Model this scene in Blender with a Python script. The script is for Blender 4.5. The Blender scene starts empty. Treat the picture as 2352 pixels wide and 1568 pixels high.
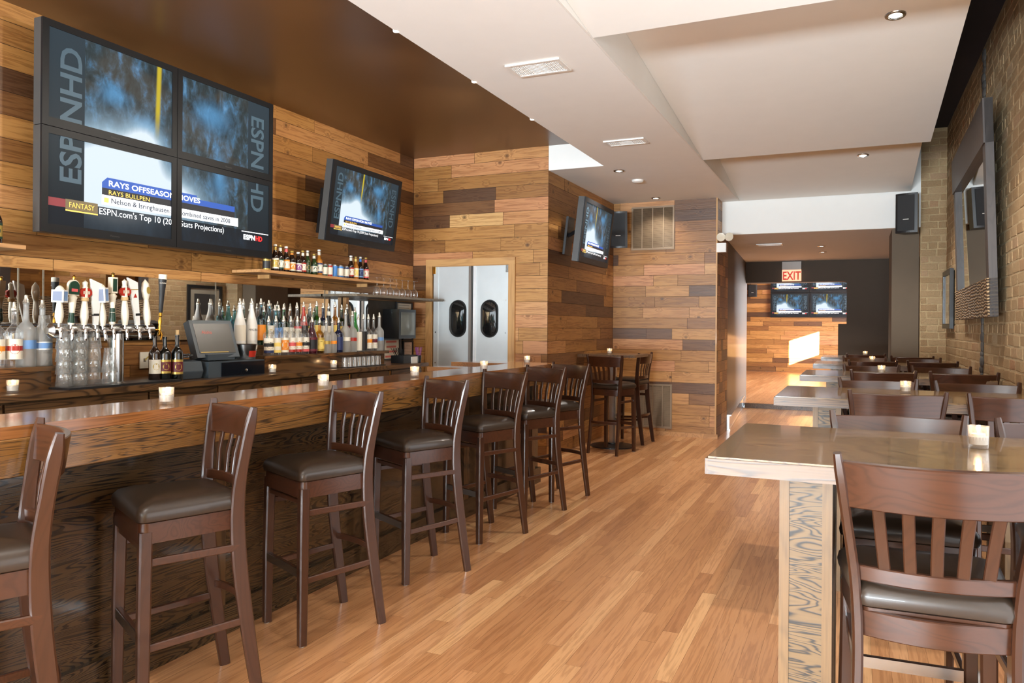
import bpy, bmesh, math, random
from mathutils import Vector, Matrix, Euler
PI = math.pi
S = bpy.context.scene
COL = S.collection
# ---------------------------------------------------------------- camera, world, light
CAM_H = 1.35
th = math.atan(788/1747.0); ro = math.atan(35/4661.0)
r0 = Vector((math.cos(th), math.sin(th), 0)); u0 = Vector((0, 0, 1)); fw = Vector((-math.sin(th), math.cos(th), 0))
rr = r0*math.cos(ro)+u0*math.sin(ro); uu = u0*math.cos(ro)-r0*math.sin(ro)
cd = bpy.data.cameras.new('camera'); cam = bpy.data.objects.new('camera', cd); COL.objects.link(cam)
cam.matrix_world = Matrix(((rr.x, uu.x, -fw.x, 0), (rr.y, uu.y, -fw.y, 0), (rr.z, uu.z, -fw.z, CAM_H), (0, 0, 0, 1)))
cd.sensor_width = 36; cd.lens = 1747/2352*36; cd.shift_y = -35/2352; cd.clip_start = .05
S.camera = cam
S.view_settings.view_transform = 'Standard'; S.view_settings.look = 'None'
S.view_settings.exposure = 0.40; S.view_settings.gamma = 1
try: S.view_settings.use_curve_mapping = False
except Exception: pass
S.cycles.use_denoising = True
S.cycles.max_bounces = 8; S.cycles.diffuse_bounces = 4; S.cycles.glossy_bounces = 4
S.cycles.transparent_max_bounces = 40; S.cycles.sample_clamp_indirect = 6
S.cycles.caustics_reflective = False; S.cycles.caustics_refractive = False
W = bpy.data.worlds.new('world'); S.world = W; W.use_nodes = True
W.node_tree.nodes['Background'].inputs[0].default_value = (.75, .87, 1, 1)
W.node_tree.nodes['Background'].inputs[1].default_value = 1.0

def light(kind, name, loc, rot, power, color=(1, 1, 1), **kw):
    d = bpy.data.lights.new(name, kind); d.energy = power; d.color = color
    for k, v in kw.items(): setattr(d, k, v)
    o = bpy.data.objects.new(name, d); COL.objects.link(o); o.location = loc; o.rotation_euler = rot
    return o
def aim(o, tgt):
    o.rotation_euler = (Vector(tgt)-o.location).to_track_quat('-Z', 'Y').to_euler()
# daylight through the storefront windows behind the camera
light('AREA', 'storefront_daylight', (-1.75, -5.9, 1.5), (PI/2, 0, PI), 170, (.86, .94, 1), shape='RECTANGLE', size=4.9, size_y=2.5).rotation_euler = (PI/2, 0, 0)
# added upward fill for the ceiling, standing in for bounce off pavement outside
light('AREA', 'added_ceiling_fill', (-1.75, -5.8, .8), (PI/2+1.12, 0, 0), 2100, (.80, .92, 1), shape='RECTANGLE', size=4.8, size_y=1.0)
# added side fill for the stools and bar front, before the closed brick wall
light('AREA', 'added_side_fill', (.905, 2.2, 1.32), (0, PI/2, 0), 65, (.86, .93, 1), shape='RECTANGLE', size=2.4, size_y=3.8)
# daylight in the back room, through its side windows
light('AREA', 'back_room_daylight', (2.9, 17.6, 1.6), (0, PI/2, 0), 900, (.96, .97, 1), shape='RECTANGLE', size=2.2, size_y=5.0)
sun = light('SPOT', 'back_room_sun', (3+9, 19.1-9, 2.42+9*.37), (0, 0, 0), 600000, (1, .93, .8), spot_size=math.radians(14), spot_blend=0, shadow_soft_size=.03)
aim(sun, (3, 19.1, 2.42))

# ---------------------------------------------------------------- material helpers
def mat(name):
    m = bpy.data.materials.new(name); m.use_nodes = True; nt = m.node_tree
    return m, nt, nt.nodes['Principled BSDF']
def c(r, g, b, a=1):
    f = lambda v: (v/255/12.92 if v/255 <= .04045 else ((v/255+.055)/1.055)**2.4)
    return (f(r), f(g), f(b), a)
def node(nt, t, **kw):
    n = nt.nodes.new(t)
    for k, v in kw.items():
        if k == 'inp':
            for i, x in v.items():
                if hasattr(x, 'links') or isinstance(x, bpy.types.NodeSocket): nt.links.new(x, n.inputs[i])
                else: n.inputs[i].default_value = x
        else: setattr(n, k, v)
    return n
def mth(nt, op, a, b=0.0, cc=None):
    n = node(nt, 'ShaderNodeMath', operation=op)
    for i, x in enumerate((a, b, cc)):
        if x is None: continue
        if isinstance(x, bpy.types.NodeSocket): nt.links.new(x, n.inputs[i])
        else: n.inputs[i].default_value = x
    return n.outputs[0]
def vmul(nt, v, s):
    n = node(nt, 'ShaderNodeVectorMath', operation='MULTIPLY'); nt.links.new(v, n.inputs[0]); n.inputs[1].default_value = s
    return n.outputs[0]
def ramp(nt, fac, stops, interp='LINEAR'):
    n = nt.nodes.new('ShaderNodeValToRGB'); n.color_ramp.interpolation = interp
    el = n.color_ramp.elements
    while len(el) < len(stops): el.new(.5)
    for e, (p, col) in zip(el, stops): e.position = p; e.color = col
    nt.links.new(fac, n.inputs[0]); return n.outputs[0]
def mixc(nt, fac, a, b, blend='MIX'):
    n = node(nt, 'ShaderNodeMix', data_type='RGBA', blend_type=blend)
    for i, x in ((0, fac), (6, a), (7, b)):
        if isinstance(x, bpy.types.NodeSocket): nt.links.new(x, n.inputs[i])
        else: n.inputs[i].default_value = x
    return n.outputs[2]
def noise(nt, vec, scale=1., detail=4., rough=.55, dist=0.):
    n = node(nt, 'ShaderNodeTexNoise', inp={'Vector': vec, 'Scale': scale, 'Detail': detail, 'Roughness': rough, 'Distortion': dist})
    return n.outputs['Fac']
def bump(nt, h, st, dist=.002):
    n = node(nt, 'ShaderNodeBump', inp={'Height': h, 'Strength': st, 'Distance': dist}); return n.outputs[0]
def plain(name, col, rough=.5, metal=0., coat=0., spec=.5, var=0.06):
    m, nt, p = mat(name)
    p.inputs['Roughness'].default_value = rough; p.inputs['Metallic'].default_value = metal
    p.inputs['Coat Weight'].default_value = coat; p.inputs['Specular IOR Level'].default_value = spec
    tc = node(nt, 'ShaderNodeTexCoord').outputs['Object']
    f = noise(nt, tc, 6., 3.)
    dk = tuple(x*(1-var) for x in col[:3])+(1,); lt = tuple(min(1, x*(1+var)) for x in col[:3])+(1,)
    nt.links.new(ramp(nt, f, [(.3, dk), (.7, lt)]), p.inputs['Base Color'])
    return m
def emis(name, col, st):
    m, nt, p = mat(name); p.inputs['Base Color'].default_value = col
    p.inputs['Emission Color'].default_value = col; p.inputs['Emission Strength'].default_value = st; return m
# planks and strips: UV in metres, attribute 'tone' = random per plank
def plankmat(name, stops, grain=.35, knots=.0, rough=.5, coat=0., bumpst=.25, gx=1.3, gy=24., contour=0., fine=.18):
    m, nt, p = mat(name)
    uv = node(nt, 'ShaderNodeUVMap').outputs[0]
    at = node(nt, 'ShaderNodeAttribute', attribute_name='tone')
    sep = node(nt, 'ShaderNodeSeparateColor', inp={0: at.outputs['Color']})
    base = ramp(nt, sep.outputs[0], stops)
    vor = node(nt, 'ShaderNodeTexVoronoi', inp={'Vector': vmul(nt, uv, (6.2, 7.2, 1)), 'Scale': 1., 'Randomness': 1.})
    vs = node(nt, 'ShaderNodeSeparateColor', inp={0: vor.outputs['Color']})
    kd = vor.outputs['Distance']
    gate = mth(nt, 'LESS_THAN', vs.outputs[0], knots)
    k = mth(nt, 'MULTIPLY', gate, mth(nt, 'SMOOTH_MIN', 1., mth(nt, 'MAXIMUM', 0., mth(nt, 'SUBTRACT', 1., mth(nt, 'MULTIPLY', kd, 5.0))), .1))
    halo = mth(nt, 'MULTIPLY', gate, mth(nt, 'MAXIMUM', 0., mth(nt, 'SUBTRACT', 1., mth(nt, 'MULTIPLY', kd, 2.6))))
    g1 = noise(nt, vmul(nt, uv, (gx, gy, 1)), 1., 5., .6, .3)
    g1 = mth(nt, 'ADD', g1, mth(nt, 'MULTIPLY', halo, .35))
    gl = mth(nt, 'MULTIPLY', mth(nt, 'ADD', mth(nt, 'SINE', mth(nt, 'MULTIPLY', g1, 34.)), 1.), .5)
    n2 = noise(nt, vmul(nt, uv, (6., 190., 1)), 1., 3.)
    dark = mixc(nt, 1., base, (.50, .36, .25, 1), 'MULTIPLY')
    lite = mixc(nt, 1., base, (1.12, 1.1, 1.05, 1), 'MULTIPLY')
    f = mth(nt, 'MULTIPLY', mth(nt, 'ADD', mth(nt, 'MULTIPLY', mth(nt, 'POWER', gl, 2.), grain), mth(nt, 'MULTIPLY', n2, fine)), 1.)
    col = mixc(nt, f, lite, dark)
    col = mixc(nt, mth(nt, 'MULTIPLY', k, .95), col, c(50, 24, 12))
    nt.links.new(col, p.inputs['Base Color'])
    p.inputs['Roughness'].default_value = rough; p.inputs['Coat Weight'].default_value = coat; p.inputs['Coat Roughness'].default_value = .12
    nt.links.new(bump(nt, mth(nt, 'ADD', gl, n2), bumpst, .0012), p.inputs['Normal'])
    return m
# furniture wood in object coordinates, grain along axis; figure = strength of the cathedral figure
def oak(name, base, dark, axis='y', figure=.6, fine=.35, rough=.3, coat=.4, scale=1., lines=30., bumpst=.15, coatr=.08, fs=(.9, 5.)):
    m, nt, p = mat(name)
    oi = node(nt, 'ShaderNodeObjectInfo').outputs['Random']
    tc = node(nt, 'ShaderNodeTexCoord').outputs['Object']
    off = node(nt, 'ShaderNodeCombineXYZ', inp={0: mth(nt, 'MULTIPLY', oi, 13.), 1: mth(nt, 'MULTIPLY', oi, 7.), 2: 0.})
    ad = node(nt, 'ShaderNodeVectorMath', operation='ADD', inp={0: tc, 1: off.outputs[0]}).outputs[0]
    a, b = fs[0]*scale, fs[1]*scale
    sc = {'x': (a, b, b), 'y': (b, a, b), 'z': (b, b, a)}[axis]
    fsn = {'x': (6, 210, 210), 'y': (210, 6, 210), 'z': (210, 210, 6)}[axis]
    g = noise(nt, vmul(nt, ad, sc), 1., 2.5, .5, .45)
    ln = mth(nt, 'MULTIPLY', mth(nt, 'ADD', mth(nt, 'SINE', mth(nt, 'MULTIPLY', g, lines*2.6)), 1.), .5)
    fn = noise(nt, vmul(nt, ad, fsn), 1., 2.)
    big = noise(nt, vmul(nt, ad, tuple(x*.7 for x in sc)), 1., 1.)
    f = mth(nt, 'ADD', mth(nt, 'MULTIPLY', mth(nt, 'POWER', ln, 3.2), figure), mth(nt, 'MULTIPLY', mth(nt, 'SUBTRACT', fn, .35), fine))
    col = mixc(nt, f, base, dark)
    col = mixc(nt, mth(nt, 'MULTIPLY', big, .35), col, mixc(nt, 1., col, (.62, .55, .5, 1), 'MULTIPLY'))
    nt.links.new(col, p.inputs['Base Color'])
    p.inputs['Roughness'].default_value = rough; p.inputs['Coat Weight'].default_value = coat; p.inputs['Coat Roughness'].default_value = coatr
    nt.links.new(bump(nt, f, bumpst, .001), p.inputs['Normal'])
    return m
def thin_glass(name, tint=(1, 1, 1, 1), gloss=.9, rough=.02, frost=0., frostcol=(.8, .8, .78, 1)):
    m = bpy.data.materials.new(name); m.use_nodes = True; nt = m.node_tree; nt.nodes.clear()
    out = nt.nodes.new('ShaderNodeOutputMaterial')
    tr = node(nt, 'ShaderNodeBsdfTransparent', inp={0: tint}); gl = node(nt, 'ShaderNodeBsdfGlossy', inp={'Roughness': rough, 'Color': (gloss, gloss, gloss, 1)})
    lw = node(nt, 'ShaderNodeLayerWeight', inp={0: .35})
    f = mth(nt, 'ADD', mth(nt, 'MULTIPLY', mth(nt, 'POWER', lw.outputs['Facing'], 1.6), .7), .07)
    mx = node(nt, 'ShaderNodeMixShader', inp={0: f, 1: tr.outputs[0], 2: gl.outputs[0]}); o = mx.outputs[0]
    if frost:
        df = node(nt, 'ShaderNodeBsdfDiffuse', inp={0: frostcol}); tl = node(nt, 'ShaderNodeBsdfTranslucent', inp={0: frostcol})
        d2 = node(nt, 'ShaderNodeMixShader', inp={0: .4, 1: df.outputs[0], 2: tl.outputs[0]})
        o = node(nt, 'ShaderNodeMixShader', inp={0: frost, 1: o, 2: d2.outputs[0]}).outputs[0]
    nt.links.new(o, out.inputs[0]); return m

M = {}
CED = [(0., c(82, 56, 38)), (.18, c(108, 74, 46)), (.34, c(142, 98, 54)), (.5, c(172, 124, 68)), (.68, c(190, 142, 84)), (.84, c(194, 138, 96)), (1., c(210, 168, 112))]
M['cedar'] = plankmat('cedar_planks', CED, .5, .42, .42, fine=.30)
M['groove'] = plain('plank_groove', c(40, 24, 14), .9)
OAKF = [(0., c(176, 124, 84)), (.3, c(190, 138, 94)), (.6, c(200, 148, 104)), (.85, c(208, 158, 114)), (1., c(220, 174, 126))]
M['floor'] = plankmat('oak_floor_strips', OAKF, .36, 0., .30, .25, .08, 1.3, 22., fine=.30)
M['bar_top'] = oak('varnished_oak', c(158, 104, 56), c(92, 56, 28), 'y', .5, .5, .22, .7, fs=(.5, 10.), lines=60)
M['apron'] = oak('golden_oak', c(142, 100, 50), c(60, 42, 24), 'y', .9, .4, .28, .4, fs=(.5, 17.), lines=95)
M['bar_front'] = oak('dark_stained_oak', c(76, 56, 34), c(24, 17, 12), 'y', 1., .3, .24, .55, fs=(.9, 10.), lines=85, coatr=.15)
M['bar_stile'] = oak('dark_stained_oak_upright', c(84, 60, 36), c(30, 20, 13), 'z', .7, .4, .28, .5, lines=60)
M['back_oak'] = oak('brown_oak_cabinet', c(104, 74, 44), c(46, 30, 18), 'y', .8, .4, .35, .3, fs=(.7, 5.), lines=50)
M['table_top'] = oak('varnished_table_oak', c(138, 108, 68), c(76, 56, 36), 'x', .7, .4, .22, .55, fs=(1.4, 6.), bumpst=.06, coatr=.06, lines=60)
M['table_edge'] = oak('table_edge_oak', c(120, 93, 66), c(62, 50, 42), 'x', .7, .6, .4, .3, fs=(1., 12.), lines=50)
M['leg_stile'] = oak('ash_toned_oak', c(136, 106, 70), c(84, 66, 48), 'z', .2, .8, .5, .1)
M['leg_panel'] = oak('grey_grained_oak', c(130, 104, 70), c(52, 47, 42), 'x', 1., .35, .5, .1, fs=(2.2, 14.), lines=55)
M['walnut'] = oak('walnut_stained_beech', c(66, 39, 25), c(40, 23, 15), 'z', .25, .3, .30, .8, coatr=.2, bumpst=.05, lines=50)
M['walnut_x'] = oak('walnut_stained_beech_rail', c(74, 43, 27), c(43, 25, 16), 'x', .35, .3, .30, .8, coatr=.2, bumpst=.05, lines=50)
for k in ('walnut', 'walnut_x'):
    q = M[k].node_tree.nodes['Principled BSDF']; q.inputs['Coat IOR'].default_value = 1.5; q.inputs['Coat Weight'].default_value = .6; q.inputs['Coat Roughness'].default_value = .2; q.inputs['Specular IOR Level'].default_value = .3
M['vinyl'] = plain('brown_vinyl', c(50, 39, 30), .36, 0, .15)
M['glide'] = plain('nylon_glide', c(190, 186, 178), .4)
M['steel'] = plain('stainless_steel', c(188, 188, 186), .22, 1.)
M['chrome'] = plain('chrome', c(220, 220, 220), .06, 1.)
M['brass'] = plain('brass', c(200, 150, 60), .2, 1.)
M['pourer'] = plain('metal_pourer', c(225, 220, 205), .2, .8)
M['door_steel'] = plain('brushed_door_steel', c(214, 220, 222), .36, .35, var=.03)
M['gasket'] = plain('black_rubber', c(22, 22, 22), .5)
M['casing'] = oak('pine_casing', c(206, 158, 100), c(150, 100, 54), 'z', .35, .25, .5, .1, fs=(.8, 8.), lines=14)
M['casing_x'] = oak('pine_casing_head', c(206, 158, 100), c(150, 100, 54), 'x', .35, .25, .5, .1, fs=(.8, 8.), lines=14)
M['shelf_pine'] = oak('pine_shelf', c(200, 150, 98), c(140, 96, 56), 'y', .4, .3, .5, .05)
M['grey_wood'] = oak('grey_shelf_board', c(128, 116, 98), c(80, 70, 58), 'y', .4, .4, .5, .05)
M['white'] = plain('white_ceiling_paint', c(240, 240, 236), .75, var=.01)
M['tan_white'] = plain('warm_white_panel_paint', c(236, 234, 228), .7, var=.01)
M['brown'] = plain('glossy_brown_ceiling_paint', c(96, 66, 38), .32, 0, .0, .5, var=.02)
M['dark_wall'] = plain('dark_taupe_wall_paint', c(78, 68, 58), .8, var=.03)
M['taupe'] = plain('taupe_wall_paint', c(104, 90, 74), .8, var=.03)
M['black_ceiling'] = plain('near_black_ceiling_paint', c(38, 32, 38), .8)
M['grey_ceiling'] = plain('grey_ceiling_paint', c(222, 220, 218), .75, var=.01)
M['black'] = plain('black_plastic', c(30, 30, 32), .35)
M['tvblack'] = plain('tv_frame_plastic', c(24, 24, 26), .42, spec=.25)
M['tvside'] = plain('tv_side_plastic', c(64, 62, 60), .45)
M['graphite'] = plain('graphite_plastic', c(62, 70, 76), .4)
M['navyblack'] = plain('black_enamel', c(16, 20, 26), .15, 0, .5)
M['paper'] = plain('paper', c(216, 206, 186), .8)
M['pinkpaper'] = plain('pinkish_paper', c(200, 176, 156), .8)
M['redink'] = plain('red_ink', c(206, 110, 96), .8)
M['greyink'] = plain('grey_ink', c(130, 120, 108), .8)
M['wax'] = plain('white_wax', c(240, 232, 220), .5, var=.02)
M['ceramic'] = plain('ivory_ceramic', c(232, 222, 200), .2, 0, .4, var=.02)
M['whitepl'] = plain('white_plastic', c(236, 234, 228), .35, var=.02)
M['red'] = plain('red_enamel', c(168, 44, 30), .3)
M['green'] = plain('dark_green_enamel', c(28, 60, 44), .3)
M['blue'] = plain('pale_blue_print', c(110, 150, 200), .4)
M['navy'] = plain('navy_print', c(40, 50, 90), .4)
M['orange'] = plain('orange_print', c(232, 140, 40), .5)
M['yellow'] = plain('yellow_print', c(236, 206, 110), .5)
M['pink'] = plain('pink_print', c(214, 90, 90), .5)
M['purple'] = plain('purple_print', c(140, 70, 130), .5)
M['cream'] = plain('cream_label', c(230, 222, 204), .55, var=.02)
M['blacklab'] = plain('black_label', c(28, 26, 26), .5)
M['maroon'] = plain('maroon_label', c(96, 24, 34), .5)
M['gold'] = plain('gold_print', c(190, 160, 80), .35, .5)
M['tealb'] = plain('blue_print', c(70, 130, 200), .4)
M['cork'] = plain('cork', c(206, 170, 120), .8)
M['grille'] = plain('taupe_metal_grille', c(140, 118, 94), .45, .2)
M['grille_dark'] = plain('grille_shadow', c(70, 56, 44), .9)
M['flame'] = emis('candle_flame', (1, .62, .25, 1), 26.)
M['lamp'] = emis('lamp_lens', (1, .90, .76, 1), 10.)
M['exit_face'] = emis('exit_sign_face', c(255, 196, 156), .72)
M['exit_red'] = emis('exit_sign_letters', c(196, 44, 22), .55)
M['clear'] = thin_glass('clear_glass', (.975, .98, .98, 1), 1., .03, .04, (.9, .9, .88, 1))
M['cup'] = thin_glass('votive_cup_glass', (.97, .97, .96, 1), 1., .08, .10, (.9, .88, .84, 1))
M['pint'] = thin_glass('pint_glass', (.985, .99, .985, 1), 1., .04, .05, (.9, .9, .88, 1))
M['greeng'] = thin_glass('green_glass', (.12, .45, .14, 1))
M['blueg'] = thin_glass('blue_glass', (.35, .68, .80, 1))
M['amberg'] = thin_glass('amber_liquor_glass', (.62, .34, .10, 1))
M['brownbeer'] = plain('brown_bottle_glass', c(34, 20, 12), .08, 0, .5)
M['greenbeer'] = plain('green_bottle_glass', c(40, 56, 26), .08, 0, .5)
M['goldbeer'] = plain('golden_bottle_glass', c(176, 110, 40), .08, 0, .5)
M['winered'] = plain('wine_bottle_glass', c(10, 14, 12), .05, 0, .6)
M['dkred'] = plain('dark_red_liquor', c(58, 16, 24), .08, 0, .5)
M['redl'] = plain('red_liquor', c(176, 50, 34), .1, 0, .5)
M['darkblue'] = plain('dark_blue_bottle', c(20, 26, 50), .08, 0, .5)
M['goldl'] = thin_glass('yellow_liquor_glass', (.85, .62, .25, 1))
M['frost'] = thin_glass('frosted_glass', (.86, .86, .84, 1), .8, .25, .42, (.76, .74, .70, 1))
M['milky'] = plain('milky_white_bottle', c(240, 238, 232), .18, 0, .4, var=.01)
M['alu'] = plain('brushed_aluminium_can', c(200, 204, 208), .25, .9)
def mirror_m():
    m, nt, p = mat('mirror_glass'); p.inputs['Base Color'].default_value = (.80, .81, .80, 1); p.inputs['Metallic'].default_value = 1
    tc = node(nt, 'ShaderNodeTexCoord').outputs['Object']
    f = noise(nt, tc, 3.); nt.links.new(mth(nt, 'MULTIPLY', f, .03), p.inputs['Roughness']); return m
M['mirror'] = mirror_m()
def brick_m():
    m, nt, p = mat('old_common_brick'); tc = node(nt, 'ShaderNodeTexCoord').outputs['Object']
    at = node(nt, 'ShaderNodeAttribute', attribute_name='tone'); sp = node(nt, 'ShaderNodeSeparateColor', inp={0: at.outputs['Color']})
    base = ramp(nt, sp.outputs[0], [(0., c(168, 134, 98)), (.3, c(176, 146, 108)), (.6, c(190, 160, 122)), (.85, c(200, 172, 134)), (.93, c(180, 124, 90)), (1., c(214, 196, 164))])
    n1 = noise(nt, tc, 9., 8., .7); n2 = noise(nt, tc, 70., 6., .7)
    col = mixc(nt, mth(nt, 'MULTIPLY', n1, .9), base, c(190, 164, 128)); col = mixc(nt, mth(nt, 'MULTIPLY', n2, .6), col, mixc(nt, 1., col, (.55, .5, .45, 1), 'MULTIPLY'))
    nt.links.new(col, p.inputs['Base Color']); p.inputs['Roughness'].default_value = .97; p.inputs['Specular IOR Level'].default_value = .08
    nt.links.new(bump(nt, mth(nt, 'ADD', n1, n2), .9, .012), p.inputs['Normal']); return m
M['brick'] = brick_m()
def mortar_m():
    m, nt, p = mat('old_mortar'); tc = node(nt, 'ShaderNodeTexCoord').outputs['Object']
    n1 = noise(nt, tc, 20., 8., .7); nt.links.new(ramp(nt, n1, [(.3, c(166, 142, 106)), (.7, c(196, 172, 132))]), p.inputs['Base Color'])
    p.inputs['Roughness'].default_value = .95; nt.links.new(bump(nt, n1, 1., .01), p.inputs['Normal']); return m
M['mortar'] = mortar_m()
def carved_m():
    m, nt, p = mat('carved_ripple_panel'); tc = node(nt, 'ShaderNodeTexCoord').outputs['Object']
    w = node(nt, 'ShaderNodeTexWave', wave_type='BANDS', bands_direction='Z', inp={'Vector': tc, 'Scale': 14., 'Distortion': 7., 'Detail': 2., 'Detail Scale': .8}).outputs['Fac']
    nt.links.new(ramp(nt, w, [(.25, c(62, 44, 30)), (.75, c(190, 160, 122))]), p.inputs['Base Color'])
    nt.links.new(bump(nt, w, 1., .012), p.inputs['Normal']); p.inputs['Roughness'].default_value = .5; return m
M['carved'] = carved_m()
M['mirror_frame'] = oak('dark_grey_frame', c(74, 66, 62), c(48, 42, 42), 'z', .3, .6, .5, .1)
# television picture, a function of the picture's own coordinates (UV 0..1 over the whole broadcast image)
def picture():
    m, nt, p = mat('broadcast_picture'); uv = node(nt, 'ShaderNodeUVMap').outputs[0]
    s = node(nt, 'ShaderNodeSeparateXYZ', inp={0: uv}); U, V = s.outputs[0], s.outputs[1]
    n = noise(nt, vmul(nt, uv, (22., 7., 1)), 1., 5., .65, .35); n2 = noise(nt, vmul(nt, uv, (5., 3.6, 1)), 1., 3., .5, 1.)
    col = ramp(nt, n, [(.28, c(20, 24, 26)), (.45, c(44, 60, 66)), (.56, c(62, 84, 98)), (.66, c(70, 120, 160)), (.8, c(130, 180, 220))])
    warm = ramp(nt, n2, [(.45, (0, 0, 0, 1)), (.62, c(70, 56, 40))]); col = mixc(nt, .8, col, warm, 'ADD')
    col = mixc(nt, .35, col, c(44, 50, 44))
    def gauss(cx, cy, sx, sy):
        a = mth(nt, 'POWER', mth(nt, 'DIVIDE', mth(nt, 'SUBTRACT', U, cx), sx), 2.); b = mth(nt, 'POWER', mth(nt, 'DIVIDE', mth(nt, 'SUBTRACT', V, cy), sy), 2.)
        return mth(nt, 'POWER', 2.718, mth(nt, 'MULTIPLY', mth(nt, 'ADD', a, b), -1.))
    wob = mth(nt, 'MULTIPLY', mth(nt, 'SUBTRACT', n, .5), .9)
    bl = mth(nt, 'ADD', gauss(.68, .80, .09, .09), mth(nt, 'ADD', gauss(.23, .74, .05, .06), mth(nt, 'ADD', gauss(.72, .42, .04, .12), gauss(.36, .61, .05, .05))))
    bl = node(nt, 'ShaderNodeClamp', inp={0: mth(nt, 'ADD', bl, wob)}).outputs[0]
    col = mixc(nt, mth(nt, 'MULTIPLY', bl, .55), col, c(96, 170, 226))
    wh = mth(nt, 'ADD', mth(nt, 'MULTIPLY', gauss(.24, .28, .20, .22), 2.4), mth(nt, 'ADD', mth(nt, 'MULTIPLY', gauss(.36, .50, .07, .12), .9), gauss(.52, .26, .12, .12)))
    wh = node(nt, 'ShaderNodeClamp', inp={0: mth(nt, 'ADD', wh, mth(nt, 'MULTIPLY', wob, .3))}).outputs[0]
    col = mixc(nt, wh, col, ramp(nt, wh, [(0., c(120, 160, 190)), (.6, c(170, 204, 226)), (1., c(226, 240, 250))]))
    pu = mth(nt, 'SUBTRACT', U, mth(nt, 'ADD', .412, mth(nt, 'MULTIPLY', mth(nt, 'SUBTRACT', V, .6), .02)))
    pole = mth(nt, 'MULTIPLY', mth(nt, 'POWER', 2.718, mth(nt, 'MULTIPLY', mth(nt, 'POWER', mth(nt, 'DIVIDE', pu, .010), 4.), -1.)), node(nt, 'ShaderNodeMapRange', inp={0: V, 1: .54, 2: .72}).outputs[0])
    col = mixc(nt, pole, col, c(200, 178, 40))
    side = mth(nt, 'GREATER_THAN', mth(nt, 'ABSOLUTE', mth(nt, 'SUBTRACT', U, .5)), .375)
    col = mixc(nt, side, col, ramp(nt, V, [(0., c(22, 28, 32)), (.5, c(38, 50, 56)), (1., c(46, 60, 68))]))
    low = mth(nt, 'LESS_THAN', V, .135); col = mixc(nt, mth(nt, 'MULTIPLY', low, .92), col, c(22, 28, 34))
    p.inputs['Base Color'].default_value = (.01, .01, .012, 1); p.inputs['Roughness'].default_value = .4; p.inputs['Specular IOR Level'].default_value = .08
    nt.links.new(col, p.inputs['Emission Color']); p.inputs['Emission Strength'].default_value = .8
    return m
M['picture'] = picture()
for nm, cc, st in (('g_white', (235, 240, 245), 1.), ('g_blue', (28, 66, 140), .95), ('g_dark', (24, 26, 32), .8), ('g_side', (56, 78, 92), .42), ('g_gold', (232, 190, 90), .9),
                   ('g_red', (220, 40, 40), 1.), ('g_tan', (96, 84, 60), .8), ('g_ink', (26, 34, 52), .8), ('g_dred', (110, 40, 46), .8)):
    M[nm] = emis('screen_'+nm, c(*cc), st*.82)

# ---------------------------------------------------------------- mesh helpers
def obj(name, bm, m, parent=None, loc=None, rot=None, smooth=False, bevel=0., bseg=2):
    me = bpy.data.meshes.new(name)
    if bevel:
        es = [e for e in bm.edges if len(e.link_faces) == 2 and e.calc_face_angle(0) > .6]
        bmesh.ops.bevel(bm, geom=es, offset=bevel, segments=bseg, affect='EDGES', profile=.5, clamp_overlap=True)
    bm.normal_update(); bm.to_mesh(me); bm.free()
    for k in (m if isinstance(m, (list, tuple)) else [m]): me.materials.append(M[k] if isinstance(k, str) else k)
    if smooth:
        for p in me.polygons: p.use_smooth = True
        try: me.set_sharp_from_angle(angle=math.radians(38))
        except Exception: pass
    o = bpy.data.objects.new(name, me); COL.objects.link(o)
    if parent is not None: o.parent = parent
    if loc is not None: o.location = loc
    if rot is not None: o.rotation_euler = rot
    return o
def box(bm, x0, x1, y0, y1, z0, z1, mi=0):
    v = [bm.verts.new(p) for p in ((x0, y0, z0), (x1, y0, z0), (x1, y1, z0), (x0, y1, z0), (x0, y0, z1), (x1, y0, z1), (x1, y1, z1), (x0, y1, z1))]
    for q in ((3, 2, 1, 0), (4, 5, 6, 7), (0, 1, 5, 4), (1, 2, 6, 5), (2, 3, 7, 6), (3, 0, 4, 7)):
        bm.faces.new([v[i] for i in q]).material_index = mi
    return v
def bx(x0, x1, y0, y1, z0, z1):
    bm = bmesh.new(); box(bm, x0, x1, y0, y1, z0, z1); return bm
def quad(bm, pts, mi=0):
    f = bm.faces.new([bm.verts.new(p) for p in pts]); f.material_index = mi; return f
def lathe(bm, prof, seg=20, cx=0., cy=0., mi=0, a0=0., a1=2*PI, z=0.):
    full = abs(a1-a0-2*PI) < 1e-6; n = seg if full else seg+1
    rings = []
    for r, h in prof:
        if r < 1e-5 and full: rings.append([bm.verts.new((cx, cy, z+h))])
        else: rings.append([bm.verts.new((cx+r*math.cos(a0+(a1-a0)*i/seg), cy+r*math.sin(a0+(a1-a0)*i/seg), z+h)) for i in range(n)])
    for A, B in zip(rings, rings[1:]):
        for i in range(seg):
            j = (i+1) % n if full else i+1
            if len(A) == 1 and len(B) == 1: continue
            if len(A) == 1: f = bm.faces.new((A[0], B[j], B[i]))
            elif len(B) == 1: f = bm.faces.new((A[i], A[j], B[0]))
            else: f = bm.faces.new((A[i], A[j], B[j], B[i]))
            f.material_index = mi
    return rings
def lat(prof, seg=20, **k):
    bm = bmesh.new(); lathe(bm, prof, seg, **k); return bm
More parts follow.
